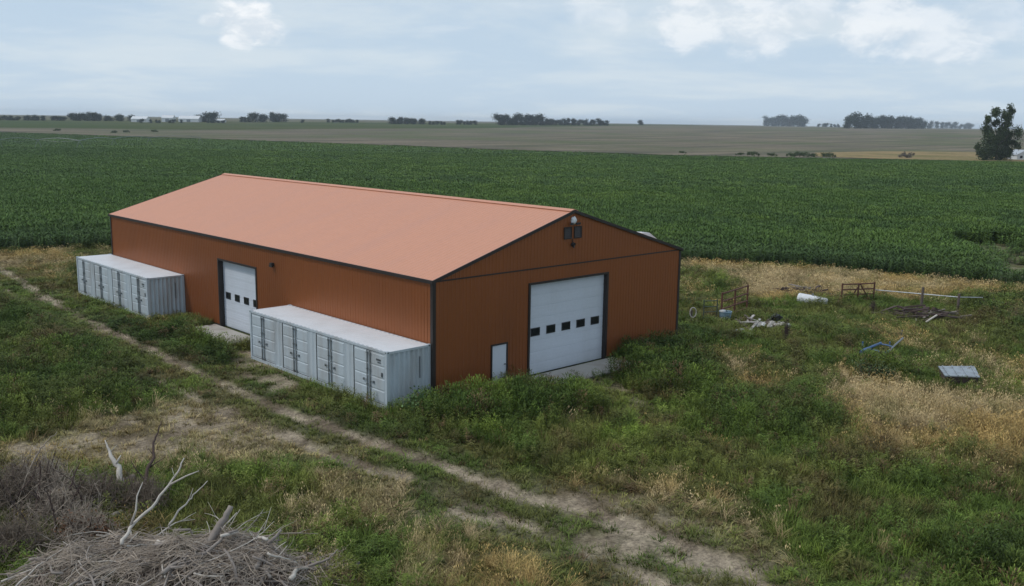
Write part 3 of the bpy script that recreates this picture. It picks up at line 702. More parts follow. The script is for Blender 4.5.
# ---------------------------------------------------------------- side-door shipping containers
CW,CL,CH = 2.44,12.19,2.62
def make_container():
    t = empty('shipping_container',(0,0,0))
    mb = MB(); p=.15
    for x0 in (0,CW-p):
        for y0 in (0,CL-p): mb.box(x0,x0+p,y0,y0+p,.11,CH-.11)
    f_ = MB(); 
    for x0 in (0,CW-p): mb.box(x0+.01,x0+p-.01,p,CL-p,0,.15); mb.box(x0+.01,x0+p-.01,p,CL-p,CH-.12,CH-.02)
    for y0 in (0,CL-p): mb.box(p,CW-p,y0+.01,y0+p-.01,0,.15); mb.box(p,CW-p,y0+.01,y0+p-.01,CH-.12,CH-.02)
    mb.build('frame',M['conwhite'],t)
    for x0 in (-.006,CW-.164):
        for y0 in (-.006,CL-.164):
            for z0 in (0,CH-.108):
                mb = MB(); mb.box(x0,x0+.17,y0,y0+.17,z0,z0+.112)
                mb.tube([(x0+.085,y0-.004,z0+.055),(x0+.085,y0+.174,z0+.055)],.034,10,1); mb.tube([(x0-.004,y0+.085,z0+.055),(x0+.174,y0+.085,z0+.055)],.034,10,1)
                mb.build('corner_casting',[M['conwhite'],M['congask']],t)
    mb = MB(); n = 34; pr=[]
    for k_ in range(n):
        y0 = p+(CL-2*p)*k_/n; s = (CL-2*p)/n
        pr += [(y0,0),(y0+s*.35,0),(y0+s*.5,.018),(y0+s*.85,.018)]
    pr.append((CL-p,0))
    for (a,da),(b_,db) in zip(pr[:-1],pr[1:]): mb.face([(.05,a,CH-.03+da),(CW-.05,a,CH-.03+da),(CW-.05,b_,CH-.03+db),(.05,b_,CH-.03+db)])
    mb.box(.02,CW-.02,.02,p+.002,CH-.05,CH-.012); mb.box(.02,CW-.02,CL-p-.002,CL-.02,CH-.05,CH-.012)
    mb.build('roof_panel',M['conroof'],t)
    def corr(a0,a1,place,per=.27,dp=.075):
        mb = MB(); n = max(1,round((a1-a0)/per)); s = (a1-a0)/n; pr=[]
        for k_ in range(n): a=a0+k_*s; pr += [(a,0),(a+s*.20,0),(a+s*.44,dp),(a+s*.74,dp)]
        pr.append((a1,0))
        for (a,da),(b_,db) in zip(pr[:-1],pr[1:]): mb.face([place(a,da,.15),place(b_,db,.15),place(b_,db,CH-.12),place(a,da,CH-.12)])
        return mb
    for f__ in (lambda s,d,z:(s,.03+d,z), lambda s,d,z:(s,CL-.03-d,z)):
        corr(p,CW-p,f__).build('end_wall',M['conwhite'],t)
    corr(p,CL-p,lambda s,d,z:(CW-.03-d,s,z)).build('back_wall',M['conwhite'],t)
    mb = MB(); mb.box(.06,CW-.06,.06,CL-.06,.10,.16); mb.build('floor',M['post'],t)
    mb = MB(); mb.box(.095,.11,p,CL-p,.15,CH-.12); mb.build('door_seal',M['congask'],t)
    # dark slot on the end wall (gas pipe / tie bar)
    mb = MB(); mb.beam((CW-.62,-.002,1.15),(CW-.62,-.002,2.15),.03,.03); mb.build('tie_bar',M['congask'],t)
    PW = 2.42; gap = (CL-2*p-4*PW)/3.0
    for k_ in range(4):
        y0 = p+k_*(PW+gap)
        if k_ < 3: corr(y0+PW+.015,y0+PW+gap-.015,lambda s,d,z:(.02+d,s,z),.3,.03).build('side_wall',M['conwhite'],t)
        for s_ in (0,1):
            a = y0+.025+s_*(PW/2-.005); b_ = a+PW/2-.045
            mb = MB(); mb.box(.040,.085,a,b_,.19,CH-.15)
            z0,z1 = .24,CH-.20; hh=(z1-z0)/4
            for j in range(4):
                c0,c1 = z0+j*hh+.018, z0+(j+1)*hh-.018
                i0,i1 = a+.05,b_-.05; e=.03; xo,xi=.022,.041
                mb.mesh([(xi,i0,c0),(xi,i1,c0),(xi,i1,c1),(xi,i0,c1),(xo,i0+e,c0+e),(xo,i1-e,c0+e),(xo,i1-e,c1-e),(xo,i0+e,c1-e)],[(4,5,6,7),(0,1,5,4),(1,2,6,5),(2,3,7,6),(3,0,4,7)])
            d_ = mb.build('side_door',M['conwhite'],t)
            yb = b_-.10 if s_==0 else a+.10
            mb = MB(); mb.tube([(-.012,yb,.16),(-.012,yb,CH-.13)],.024,7)
            for zz in (.25,.9,1.6,2.35): mb.box(-.036,.03,yb-.045,yb+.045,zz-.03,zz+.03)
            mb.build('locking_bar',M['steel'],d_)
            mb = MB(); mb.beam((-.045,yb,1.12),(-.045,yb+(.28 if s_ else -.28),1.10),.03,.02); mb.box(-.05,.03,*sorted((yb+(.24 if s_ else -.24),yb+(.29 if s_ else -.29))),1.04,1.14)
            mb.build('handle',M['steel'],d_)
            if k_==0 and s_==0:
                
                for q_ in ((a+.30,a+.62,2.12,2.20),(a+.30,a+.52,2.02,2.07),(a+.14,a+.26,1.42,1.62)): mb = MB(); mb.box(.0,.008,*q_); mb.build('marking_plate',M['congask'],d_)
    return t
ct = make_container(); ct.location = (-CW-.04,.11,0)
tag(ct,'pale grey shipping container with side doors at the near corner of the barn','shipping container','shipping containers along the long wall')
c2 = copy_tree(ct); c2.location = (-CW-.04,25.40,0)
tag(c2,'pale grey shipping container with side doors at the far end of the long wall','shipping container','shipping containers along the long wall')


# ---------------------------------------------------------------- leafy things
def leafcloud(mb, centre, rad, n, size, r, tone=(.6,1.35), flat=0):
    for _ in range(n):
        p = Vector((r.gauss(0,.5),r.gauss(0,.5),r.gauss(0,.5)))
        if p.length > 1.35: p *= 1.35/p.length
        q = Vector((centre[0]+p.x*rad[0],centre[1]+p.y*rad[1],centre[2]+p.z*rad[2]))
        n_ = Vector((r.gauss(0,1),r.gauss(0,1),r.gauss(.5,1))).normalized(); a = n_.orthogonal().normalized(); b_ = n_.cross(a)
        th = r.uniform(0,6.28); a,b_ = a*math.cos(th)+b_*math.sin(th), b_*math.cos(th)-a*math.sin(th)
        s = size*r.uniform(.6,1.3); tn = r.uniform(*tone); k = len(mb.v)
        mb.v += [tuple(q-a*s*.5),tuple(q+b_*s*.33),tuple(q+a*s*.5),tuple(q-b_*s*.33)]; mb.c += [tn]*4
        mb.f.append((k,k+1,k+2,k+3)); mb.m.append(0)
def tree_limbs(H, r, nl=7, rt=.4):
    mb = MB(); mb.tube([(0,0,-.3),(.1,0,H*.25),(r.uniform(-.3,.3),r.uniform(-.3,.3),H*.55),(0,0,H*.88)],[rt,rt*.8,rt*.5,rt*.12],8)
    for k in range(nl):
        a = 6.28*k/nl+r.uniform(-.4,.4); z0 = H*r.uniform(.12,.6); L = H*r.uniform(.2,.34)
        mb.tube([(0,0,z0),(math.cos(a)*L*.5,math.sin(a)*L*.5,z0+L*.45),(math.cos(a)*L,math.sin(a)*L,z0+L*1.0)],[rt*.45,rt*.28,rt*.06],6)
    return mb
# lone cottonwood at the right of the crop field
r = random.Random(5)
tx,ty = (366,110)
T = empty('cottonwood_tree',(tx,ty,float(terr(tx,ty)))); tag(T,'tall ragged dark tree beyond the crop at the far right','tree')
sx,sy = .726,-.688        # direction across the view, for the outline of the crown
mb = MB()
lobes = [(-6.3,2.8,1.8,2.6),(-4.2,3.5,3.1,3.6),(0,3.4,3.6,3.6),(4.2,3.2,2.9,3.4),(-3.6,7.4,2.6,3.0),(.6,7.6,2.8,3.4),(4.4,7.4,2.5,3.8),(5.7,10.0,1.7,2.6),(-3.9,10.4,2.0,2.2),(-5.0,13.6,1.2,1.6),(-2.7,15.6,1.8,2.2),(-1.5,12.6,1.2,1.4),(1.9,12.6,2.0,2.8),(2.2,16.2,1.4,2.4),(4.6,14.4,1.4,2.6),(.3,10.3,1.5,2.0),(-6.9,5.2,1.0,1.4),(6.6,6.0,1.0,1.6)]
lobes += [(r.uniform(-7.2,7.2),r.uniform(1,10),r.uniform(.7,1.4),r.uniform(.8,1.6)) for _ in range(12)]+[(r.uniform(-4.6,5.4),r.uniform(9,16.5),r.uniform(.6,1.1),r.uniform(.8,1.5)) for _ in range(9)]
for (a,zc,rw,rh) in lobes:
    dp = r.uniform(-2.5,2.5)
    for q in range(3):
        oa = r.uniform(-.45,.45)*rw; oz = r.uniform(-.4,.4)*rh; od = dp+r.uniform(-1.5,1.5)
        leafcloud(mb,((a*.98+oa)*sx+od*.688,(a*.98+oa)*sy+od*.726,(zc+oz)*(1.02+.010*zc)),(rw*.86,rw*.86,rh*.82),int(150*rw),.55,r,(.45,1.5))
mb.build('crown',M['leaf'],T)
mb = tree_limbs(17,r,9,.55); mb.build('trunk',M['bark'],T)
# small white house beside it
hx,hy = (388,109); an = math.atan2(-.688,.726)
Hs = empty('small_house',(hx,hy,float(terr(hx,hy))),an); tag(Hs,'small white house with a pale gable roof beside the lone tree','house')
mb = MB(); mb.box(-3.2,3.2,-4,4,-.2,2.4); mb.mesh([(-3.2,-4,2.4),(3.2,-4,2.4),(0,-4,4.1),(-3.2,4,2.4),(3.2,4,2.4),(0,4,4.1)],[(0,1,2),(5,4,3)]); mb.build('wall',M['farwall'],Hs)
mb = MB()
for sg in (-1,1): mb.beam((sg*1.75,-4.4,3.26),(sg*1.75,4.4,3.26),4.1,.14,up=(sg*.47,0,.88))
mb.build('roof',M['farroof'],Hs)
for xx in (-1.5,1.4): mb = MB(); mb.box(xx-.5,xx+.5,-4.05,-3.98,1.0,2.0); mb.build('window',M['glass'],Hs)
# shrubs along the far edge of the crop
def shrub_mesh(seed, n=500, mat=None, size=.45, rad=(2.2,2.2,1.3), h=1.4):
    r = random.Random(seed); mb = MB()
    for q in range(12):
        k_ = r.uniform(.35,1); a=r.uniform(-1,1)
        leafcloud(mb,(a*rad[0]*.95,r.uniform(-1,1)*rad[1]*.7,h*r.uniform(.2,1.0)*(1-.35*a*a)),(rad[0]*.42*k_,rad[1]*.42*k_,rad[2]*.62*k_),n//12,size*.8,r,(.5,1.4))
    return mb
sh = None
for k,(u_,(px,py),s) in enumerate([('',(297,180),.8),('',(298,175),1.25),('',(302,169),.9),('',(306,163),1.1),('',(307,160),1.5),('',(309,156),1.1),('',(314,152),1.35),('',(292,204),.7)]):
    if sh is None:
        sh = empty('shrub',(0,0,0)); shrub_mesh(3,900).build('foliage',M['leafshrub'],sh)
        mb = MB(); 
        for q in range(4): mb.tube([(0,0,0),(math.cos(q*1.6)*.8,math.sin(q*1.6)*.8,1.5)],[.08,.03],5)
        mb.build('stem',M['bark'],sh); o = sh
    else: o = copy_tree(sh)
    s*=.85; o.location = (px,py,float(terr(px,py))+.9); o.scale = (s,s,s*.9); o.rotation_euler.z = k*1.3
    tag(o,'small green shrub in the row on the far edge of the corn field','shrub','shrubs along the far crop edge')
px,py = (355,140)
gb = empty('bare_bush',(px,py,float(terr(px,py))+.6)); tag(gb,'bare grey brown bush beyond the crop left of the lone tree','bush')
shrub_mesh(9,1500,size=.4,rad=(3.2,3,1.6),h=1.6).build('foliage',M['greybush'],gb)
mb = MB()
for q in range(6): mb.tube([(0,0,-.6),(math.cos(q)*1.6,math.sin(q)*1.6,2.3)],[.1,.03],5)
mb.build('stem',M['bark'],gb)
# windbreak trees on the horizon
protos = []
def windtree(variant):
    r = random.Random(50+variant); T = empty('windbreak_tree',(0,0,0)); mb = MB()
    H = 16
    if variant%2==0:
        for q in range(9): leafcloud(mb,(r.uniform(-3.2,3.2),r.uniform(-3.2,3.2),r.uniform(2,12.5)),(3.8,3.8,3.2),120,1.3,r,(.5,1.4))
    else:
        for q in range(9): leafcloud(mb,(r.uniform(-2,2),r.uniform(-2,2),r.uniform(2,13.6)),(2.9,2.9,2.8),120,1.2,r,(.5,1.4))
    mb.build('crown',M['leaffar'],T); tree_limbs(14,r,4,.35).build('trunk',M['bark'],T); return T
protos = [windtree(k) for k in range(4)]; used = [False]*4
def wind(px, py, s, label, group, sw=1, name=None):
    v = rng.randrange(4)
    if not used[v]: o = protos[v]; used[v] = True
    else: o = copy_tree(protos[v])
    if name: o.name = name
    s *= 1.22*rng.uniform(.82,1.15); sw *= 1.2; o.location = (px,py,float(terr(px,py))-.5); o.scale = (s*sw,s*sw,s); o.rotation_euler.z = rng.uniform(0,6.28)
    tag(o,label,'tree',group); return o
ROWS = [ # start, end, count, size, width factor, label, group
 ((224,1107),(358,1106),26,.48,1.6,'dark tree in the long windbreak on the horizon at the far left','trees of the far left windbreak'),
 ((365,1112),(394,1109),7,.75,1.3,'dark tree in the taller clump at the right end of the far left windbreak','trees ending the far left windbreak'),
 ((401,1115),(426,1097),6,.6,1.2,'tree just left of the white farm sheds on the horizon','trees left of the distant farm sheds'),
 ((400,996),(445,1000),7,.38,1.2,'dark tree in front of the white farm sheds on the left horizon','trees in front of the distant farm sheds'),
 ((510,1088),(516,1063),4,.85,1.2,'tree in the rounded clump right of the white farm sheds','trees of the rounded clump by the farm sheds'),
 ((483,1018),(498,1010),4,.3,1.5,'low tree at the foot of the rounded clump by the farm sheds','low trees by the rounded clump'),
 ((564,1090),(573,1087),3,.5,1.2,'small tree at the left end of the three clumps on the left horizon','small trees left of the middle clumps'),
 ((580,1088),(592,1083),4,.8,1.0,'tree in the first of two square clumps on the left horizon','trees of the first square clump'),
 ((624,1122),(641,1121),5,.85,1.1,'tree in the second of two square clumps on the left horizon','trees of the second square clump'),
 ((705,1111),(750,1105),9,.35,1.4,'low tree in the thin line on the horizon behind the barn ridge','low trees in the thin horizon line'),
 ((737,1008),(773,988),10,.62,1.2,'tree in the flat row on the horizon left of centre','trees of the flat row left of centre'),
 ((774,973),(791,964),5,.38,1.3,'small tree between the flat row and the long shelterbelt','small trees left of the long shelterbelt'),
 ((826,981),(847,969),6,.42,1.2,'small tree just left of the long shelterbelt','small trees by the long shelterbelt'),
 ((874,950),(944,936),14,.98,1.0,'dark tree in the tall left half of the long shelterbelt at centre','trees of the tall half of the long shelterbelt'),
 ((952,936),(1062,934),15,.68,1.0,'tree in the lower right half of the long shelterbelt at centre','trees of the low half of the long shelterbelt'),
 ((1082,946),(1085,936),3,.6,1.3,'dark tree closing the right end of the long shelterbelt','trees closing the long shelterbelt'),
 ((2788,1723),(2374,1343),12,.82,1.1,'tree in the rounded grove right of centre on the horizon','trees of the rounded grove right of centre'),
 ((2350,1294),(2401,1261),6,.35,1.2,'low tree between the two groves on the right horizon','low trees between the right groves'),
 ((1425,730),(2066,893),26,1.22,1.0,'tall dark tree in the big dense grove on the right horizon','trees of the big dense grove'),
 ((2910,1251),(3962,1523),11,.62,1.1,'tree in the loose row between the big grove and the lone tree','trees of the loose row by the big grove'),
]
for p,q,n,s,sw,lab,grp in ROWS:
    for k in range(n):
        t = (k+rng.uniform(-.3,.3))/max(1,n-1); off = rng.uniform(-8,8)
        d = math.hypot(*p); wind(p[0]+(q[0]-p[0])*t+off*.69, p[1]+(q[1]-p[1])*t+off*.73, s*d/1550.0, lab, grp, sw)
for (px,py),s,lab in (((643,1076),.4,'single small round tree on the left horizon between clumps'),((1284,1032),.55,'single slim tree standing alone on the horizon right of centre')):
    wind(px,py,s*math.hypot(px,py)/1550.0,lab,None)
for k,((px,py),lab) in enumerate((((201,659),'leftmost dark bush on the pale strip beyond the crop'),((219,606),'left one of the close pair of bushes on the pale strip'),((232,619),'right one of the close pair of bushes on the pale strip'),((257,632),'bush on the pale strip to the right of the close pair'))):
    o = copy_tree(sh); s = .95; o.location = (px,py,float(terr(px,py))+.2); o.scale = (s,s,s*1.1); o.rotation_euler.z = k; tag(o,lab,'bush'); 
    if 'group' in o: del o['group']
# distant farm sheds
def shed(p, wid, dep, h, rise, label, group=None):
    px,py = p; T = empty('farm_shed',(px,py,float(terr(px,py))),an); tag(T,label,'shed',group)
    mb = MB(); mb.box(-wid/2,wid/2,-dep/2,dep/2,-.5,h); mb.mesh([(-wid/2,-dep/2,h),(-wid/2,dep/2,h),(-wid/2,0,h+rise),(wid/2,-dep/2,h),(wid/2,dep/2,h),(wid/2,0,h+rise)],[(0,2,1),(3,4,5)]); mb.build('wall',M['farwall'],T)
    mb = MB()
    L = math.hypot(dep/2,rise)+.3
    for sg in (-1,1): mb.beam((-wid/2-.4,sg*dep/4,h+rise/2),(wid/2+.4,sg*dep/4,h+rise/2),L,.2,up=(0,sg*rise,dep/2))
    mb.build('roof',M['farwall'],T)
    mb = MB(); mb.box(-2.2,2.2,-dep/2-.1,-dep/2+.1,0,h*.8); mb.build('door',M['steel'],T)
shed((421,1053),17,12,3.6,3,'long white shed behind trees on the left horizon, leftmost of the farm')
shed((459,1065),13,10,5,3,'small white shed in the middle of the distant left farm')
shed((492,1079),24,14,4,3.5,'widest white shed right of the trees at the distant left farm')
shed((522,1082),30,10,2.2,2,'low white roof right of the rounded tree clump on the left horizon')
shed((2824,1742),16,10,5,2.5,'small white shed at the left end of the rounded grove right of centre')
shed((6231,2414),7,6,4,2,'tiny white shed at the right end of the loose tree row by the lone tree')

# centre-pivot irrigation machine far out in the crop
pv = [(56,332),(71,321),(84,323),(93,309),(115,336),(135,351),(160,358)]
PV = empty('pivot_irrigator',(pv[3][0],pv[3][1],0)); tag(PV,'long thin irrigation pipe on wheeled towers far across the crop at left','irrigation machine')
def rel(p,z): return (p[0]-pv[3][0],p[1]-pv[3][1],z+float(terr(*p)))
for a,b_ in zip(pv[:-1],pv[1:]):
    mb = MB(); mid = ((a[0]+b_[0])/2,(a[1]+b_[1])/2)
    mb.tube([rel(a,4.0),rel(((a[0]+mid[0])/2,(a[1]+mid[1])/2),4.5),rel(mid,4.7),rel(((b_[0]+mid[0])/2,(b_[1]+mid[1])/2),4.5),rel(b_,4.0)],.10,6)
    mb.tube([rel(a,4.0),rel(mid,3.4),rel(b_,4.0)],.03,4); mb.build('span',M['steel'],PV)
for p in pv:
    mb = MB()
    for sg in (-1,1): mb.tube([rel((p[0]+sg*1.7,p[1]),.2),rel(p,4.0)],.07,5)
    mb.tube([rel((p[0]-1.7,p[1]),.8),rel((p[0]+1.7,p[1]),.8)],.07,5)
    for sg in (-1,1): mb.tube([rel((p[0]+sg*1.7,p[1]-.15),.6),rel((p[0]+sg*1.7,p[1]+.15),.6)],.55,14)
    mb.build('tower',M['steel'],PV)

# ---------------------------------------------------------------- yard things on the right
def gz(x, y): return float(ground_z(np.array([x]),np.array([y]))[0])
def pipe_panel(name, p, q, h, nrail, nup, mat, label, cat='gate', low=.25, r=.03, braces=False):
    T = empty(name,(p[0],p[1],gz(*p))); tag(T,label,cat); v = Vector((q[0]-p[0],q[1]-p[1],gz(*q)-gz(*p)))
    for k in range(nup):
        b_ = v*(k/(nup-1)); mb = MB(); mb.tube([b_+Vector((0,0,-.1)),b_+Vector((0,0,h+ (.08 if k in (0,nup-1) else 0)))],r*1.25,8); mb.build('post',mat,T)
    for k in range(nrail):
        z = low+(h-low)*k/(nrail-1); mb = MB(); s_ = .02*math.sin(k*2.1)
        mb.tube([Vector((0,0,z)),v*.5+Vector((0,0,z+s_)),v+Vector((0,0,z))],r,7); mb.build('rail',mat,T)
    if braces:
        for a,b_ in ((.25,.55),(.85,.55)): mb = MB(); mb.tube([v*a+Vector((0,0,low)),v*b_+Vector((0,0,h))],r*.9,6); mb.build('brace',mat,T)
    return T
pipe_panel('corral_panel',(25.41,1.88),(29.34,2.51),1.8,4,3,M['rust'],'rusty red pipe corral panel standing in grass right of the barn corner',r=.05)
M['greenpipe'] = worn('faded_green_pipe',(.06,.085,.06),(.10,.06,.04),.6,.7,0,4)
pipe_panel('corral_panel',(24.23,2.44),(25.18,2.07),1.35,4,2,M['greenpipe'],'short dull green pipe panel left of the rusty corral panel',r=.032)
gt = pipe_panel('livestock_gate',(36.92,-0.39),(39.32,-1.60),1.4,4,3,M['rust'],'leaning rusty livestock gate with crossed braces at the edge of the dry grass',r=.05,braces=True)
# rail fence: pale pipe on two wooden posts
fp = [(39.57,-1.55),(39.63,-4.96),(39.80,-7.37),(40.39,-8.72)]
T = empty('rail_fence',(*fp[1],gz(*fp[1]))); tag(T,'pale pipe rail carried on two dark wooden posts right of the livestock gate','fence')
def fr(p,z): return (p[0]-fp[1][0],p[1]-fp[1][1],z)
for p,h in ((fp[1],1.6),(fp[2],1.45)):
    mb = MB(); mb.tube([fr(p,-.2),fr(p,h*.5),fr((p[0]+.03,p[1]),h)],[.10,.095,.085],9); mb.build('post',M['post'],T)
mb = MB(); mb.tube([fr(fp[0],.95),fr(fp[1],1.12),fr(fp[2],1.22),fr(fp[3],1.32)],.035,7); mb.build('rail',M['sheet'],T)
# white tank lying on its side
a = Vector((33.93,1.25,0.62)); b_ = Vector((34.58,-0.48,0.44)); ctr=(a+b_)/2; ax_=(b_-a).normalized()
T = empty('storage_tank',(ctr.x,ctr.y,0)); tag(T,'white cylindrical tank lying on its side in the dry grass','tank')
a-=Vector((ctr.x,ctr.y,0)); b_-=Vector((ctr.x,ctr.y,0))
mb = MB(); rr=.37; mb.tube([a-ax_*.12,a-ax_*.08,a,a+(b_-a)*.33,a+(b_-a)*.66,b_,b_+ax_*.08,b_+ax_*.12],[.14,.30,rr,rr,rr*.97,rr*.9,.27,.12],16); mb.build('shell',M['white'],T,smooth=False)
mb = MB(); mb.tube([a+(b_-a)*.5+Vector((0,0,.3)),a+(b_-a)*.5+Vector((0,0,.47))],.07,8); mb.build('cap',M['steel'],T)
for t_ in (.2,.8):
    mb = MB(); c_=a+(b_-a)*t_; mb.box(c_.x-.3,c_.x+.3,c_.y-.12,c_.y+.12,-.1,.12); mb.build('skid',M['post'],T)
# blue tub
px,py = (25.62,1.71); T = empty('water_tub',(px,py,gz(px,py))); tag(T,'pale blue plastic water tub in front of the rusty corral panel','tub')
mb = MB(); n=18; rings=[(.34,.0),(.36,.25),(.40,.56),(.43,.60),(.43,.63),(.38,.63),(.36,.58),(.30,.10)]; 
for r_,z_ in rings: mb.v += [(r_*math.cos(6.2832*k/n),r_*math.sin(6.2832*k/n),z_) for k in range(n)]
for j in range(len(rings)-1):
    for k in range(n): mb.f.append((j*n+k,j*n+(k+1)%n,(j+1)*n+(k+1)%n,(j+1)*n+k)); mb.m.append(0)
mb.f.append(tuple((len(rings)-1)*n+k for k in range(n))); mb.m.append(0); mb.build('shell',M['bluetub'],T)
mb = MB(); mb.box(-.42,-.12,-.1,.16,.63,.74); mb.build('lid',M['white'],T)
# pale hoop on a short post
px,py = (23.11,2.57); T = empty('hoop_post',(px,py,gz(px,py))); tag(T,'short post with a pale metal hoop hung on it right beside the barn corner','post')
mb = MB(); mb.tube([(0,0,-.1),(.02,0,.85)],[.07,.06],8); mb.build('post',M['post'],T)
mb = MB(); mb.tube([(math.cos(t*.3)*.20*sx+.02,math.cos(t*.3)*.20*sy-.1,.72+math.sin(t*.3)*.32) for t in range(22)],.035,6); mb.build('hoop',M['board'],T)
# heap of broken boards and white rubble
def board(name, p, q, w_, h, mat, label, group, cat='board'):
    mb = MB(); p=Vector(p); q=Vector(q); o_=(p+q)/2; o_.z=0; mb.beam(p-o_,q-o_,w_,h); 
    return tag(mb.build(name,mat,loc=o_),label,cat,group)
rb = random.Random(21)
for k,(p,q) in enumerate([((24.20,-0.03,0.60),(23.34,-1.77,0.25)),((24.01,-0.55,0.20),(25.55,-0.46,0.75)),((23.93,-0.37,0.50),(24.39,-1.36,0.60)),((25.31,0.05,0.70),(24.44,-1.41,0.35)),((23.11,-1.29,0.20),(22.80,-2.12,0.20)),((24.85,-0.48,0.65),(25.53,-1.07,0.40)),((22.97,-0.81,0.20),(25.15,0.22,0.50)),((23.29,-1.66,0.30),(25.61,-0.87,0.55))]):
    board('broken_board',p,q,.16,.045,M['board'] if k%3 else M['post'],'bleached broken board crossed over others in the small scrap heap','boards of the small scrap heap')
def rubble(name, p, s, mat, label, group, cat, seed):
    r = random.Random(seed); mb = MB(); n=9
    for j,(zz,rr_) in enumerate(((0,.8),(.35,1.0),(.75,.75),(1,.3))):
        mb.v += [(s*rr_*math.cos(6.2832*k/n)*r.uniform(.75,1.2),s*rr_*.8*math.sin(6.2832*k/n)*r.uniform(.75,1.2),s*zz*r.uniform(.85,1.15)*.8) for k in range(n)]
    for j in range(3):
        for k in range(n): mb.f.append((j*n+k,j*n+(k+1)%n,(j+1)*n+(k+1)%n,(j+1)*n+k)); mb.m.append(0)
    mb.f.append(tuple(3*n+k for k in range(n))); mb.m.append(0)
    return tag(mb.build(name,mat,loc=(p[0],p[1],gz(p[0],p[1])-.03+(p[2] if len(p)>2 else 0))),label,cat,group)
for k in range(26):
    p = Vector((25.28,-1.54,0.00)); a_=rb.gauss(0,.62); b2=rb.gauss(0,.45)
    rubble('rubble_chunk',(p.x+a_*sx+b2*.69,p.y+a_*sy+b2*.72,.25),rb.uniform(.10,.30),(M['board'],M['concrete'],M['post'],M['board'],M['white'])[k%5],'pale chunk of rubble lying right of the crossed boards','pale rubble by the scrap heap','rubble',300+k)
for k,p in enumerate(((22.61,-1.17),(23.12,-1.23))): rubble('rubble_chunk',(*p,.15),.26,M['white'],'white lump at the foot of the crossed boards','white lumps below the boards','rubble',400+k)
# black scrap frame
px,py = (26.47,-1.38); T = empty('bent_scrap_metal',(px,py,gz(px,py))); tag(T,'black bent metal frame poking up at the right end of the rubble','scrap metal')
mb = MB(); mb.tube([(-.45*sx,-.45*sy,.25),(0,0,.75),(.5*sx,.5*sy,.55)],.07,6); mb.build('bar',M['black'],T)
mb = MB(); mb.tube([(-.2*sx,-.2*sy,0),(.1*sx,.1*sy,.85)],.06,6); mb.build('bar',M['black'],T)
mb = MB(); mb.beam((-.1,0,.5),(.25,-.1,.62),.45,.3); mb.build('plate',M['black'],T)
# dark timber behind the tank and the long scrap pile by the fence
def timber_pile(cu, n, sprx, spry, mat, lab, grp, seed, L0=1.2, L1=2.6, zt=.5):
    r = random.Random(seed); cx0,cy0 = cu
    for k in range(n):
        a_=r.gauss(0,sprx); b2=r.gauss(0,spry); x0=cx0+a_*sx+b2*.69; y0=cy0+a_*sy+b2*.72; az=math.atan2(sy,sx)+r.gauss(0,.5); L=r.uniform(L0,L1)/2
        z0=.15+r.uniform(0,zt)*math.exp(-(a_/sprx)**2*.5); dz=r.uniform(-.2,.25)
        board('scrap_timber',(x0-math.cos(az)*L,y0-math.sin(az)*L,z0-dz+gz(x0,y0)),(x0+math.cos(az)*L,y0+math.sin(az)*L,z0+dz+gz(x0,y0)),r.uniform(.08,.2),r.uniform(.05,.12),mat if r.random()<.8 else M['greywood'],lab,grp,'timber')
timber_pile((37.67,3.05),30,.95,.55,M['darkwood'],'dark timber in the low pile behind the white tank','timbers behind the white tank',5)
timber_pile((36.29,-6.43),44,1.25,.7,M['darkwood'],'dark old timber in the long scrap pile below the rail fence','timbers of the scrap pile below the fence',6,1.,2.4,.75)
board('scrap_pole',(34.01,-7.74,0.35),(35.08,-7.94,0.70),.09,.07,M['palewood'],'pale pinkish pole slanting over the scrap pile below the rail fence',None,'pole')
# faded blue implement frame
p0 = Vector((25.19,-8.99,0.00)); T = empty('implement_frame',(p0.x,p0.y,0)); tag(T,'faded blue steel implement frame of two long bars lying in the weeds','farm implement')
for p,q,r_,mt_ in (((22.13,-9.36,0.55),(24.23,-9.45,0.75),.07,'blue'),((22.03,-10.21,0.45),(23.38,-10.38,0.60),.07,'blue'),((23.34,-10.35,0.60),(26.01,-9.87,0.85),.05,'steel'),((22.62,-9.12,0.40),(23.35,-9.21,0.50),.13,'blue'),((23.31,-9.17,0.50),(23.09,-10.20,0.50),.045,'blue'),((24.16,-9.43,0.70),(24.23,-10.15,0.65),.045,'blue')):
    mb = MB(); mb.tube([Vector(p)-p0,(Vector(p)+Vector(q))/2-p0+Vector((0,0,.03)),Vector(q)-p0],r_,7); mb.build('bar',M[mt_],T)
for p in ((24.39,-8.32,0.00),(25.59,-9.33,0.00),(29.17,-8.37,0.00)):
    mb = MB(); mb.tube([Vector(p)-p0,Vector(p)-p0+Vector((0,0,.6))],.05,6); mb.build('leg',M['blue'],T)
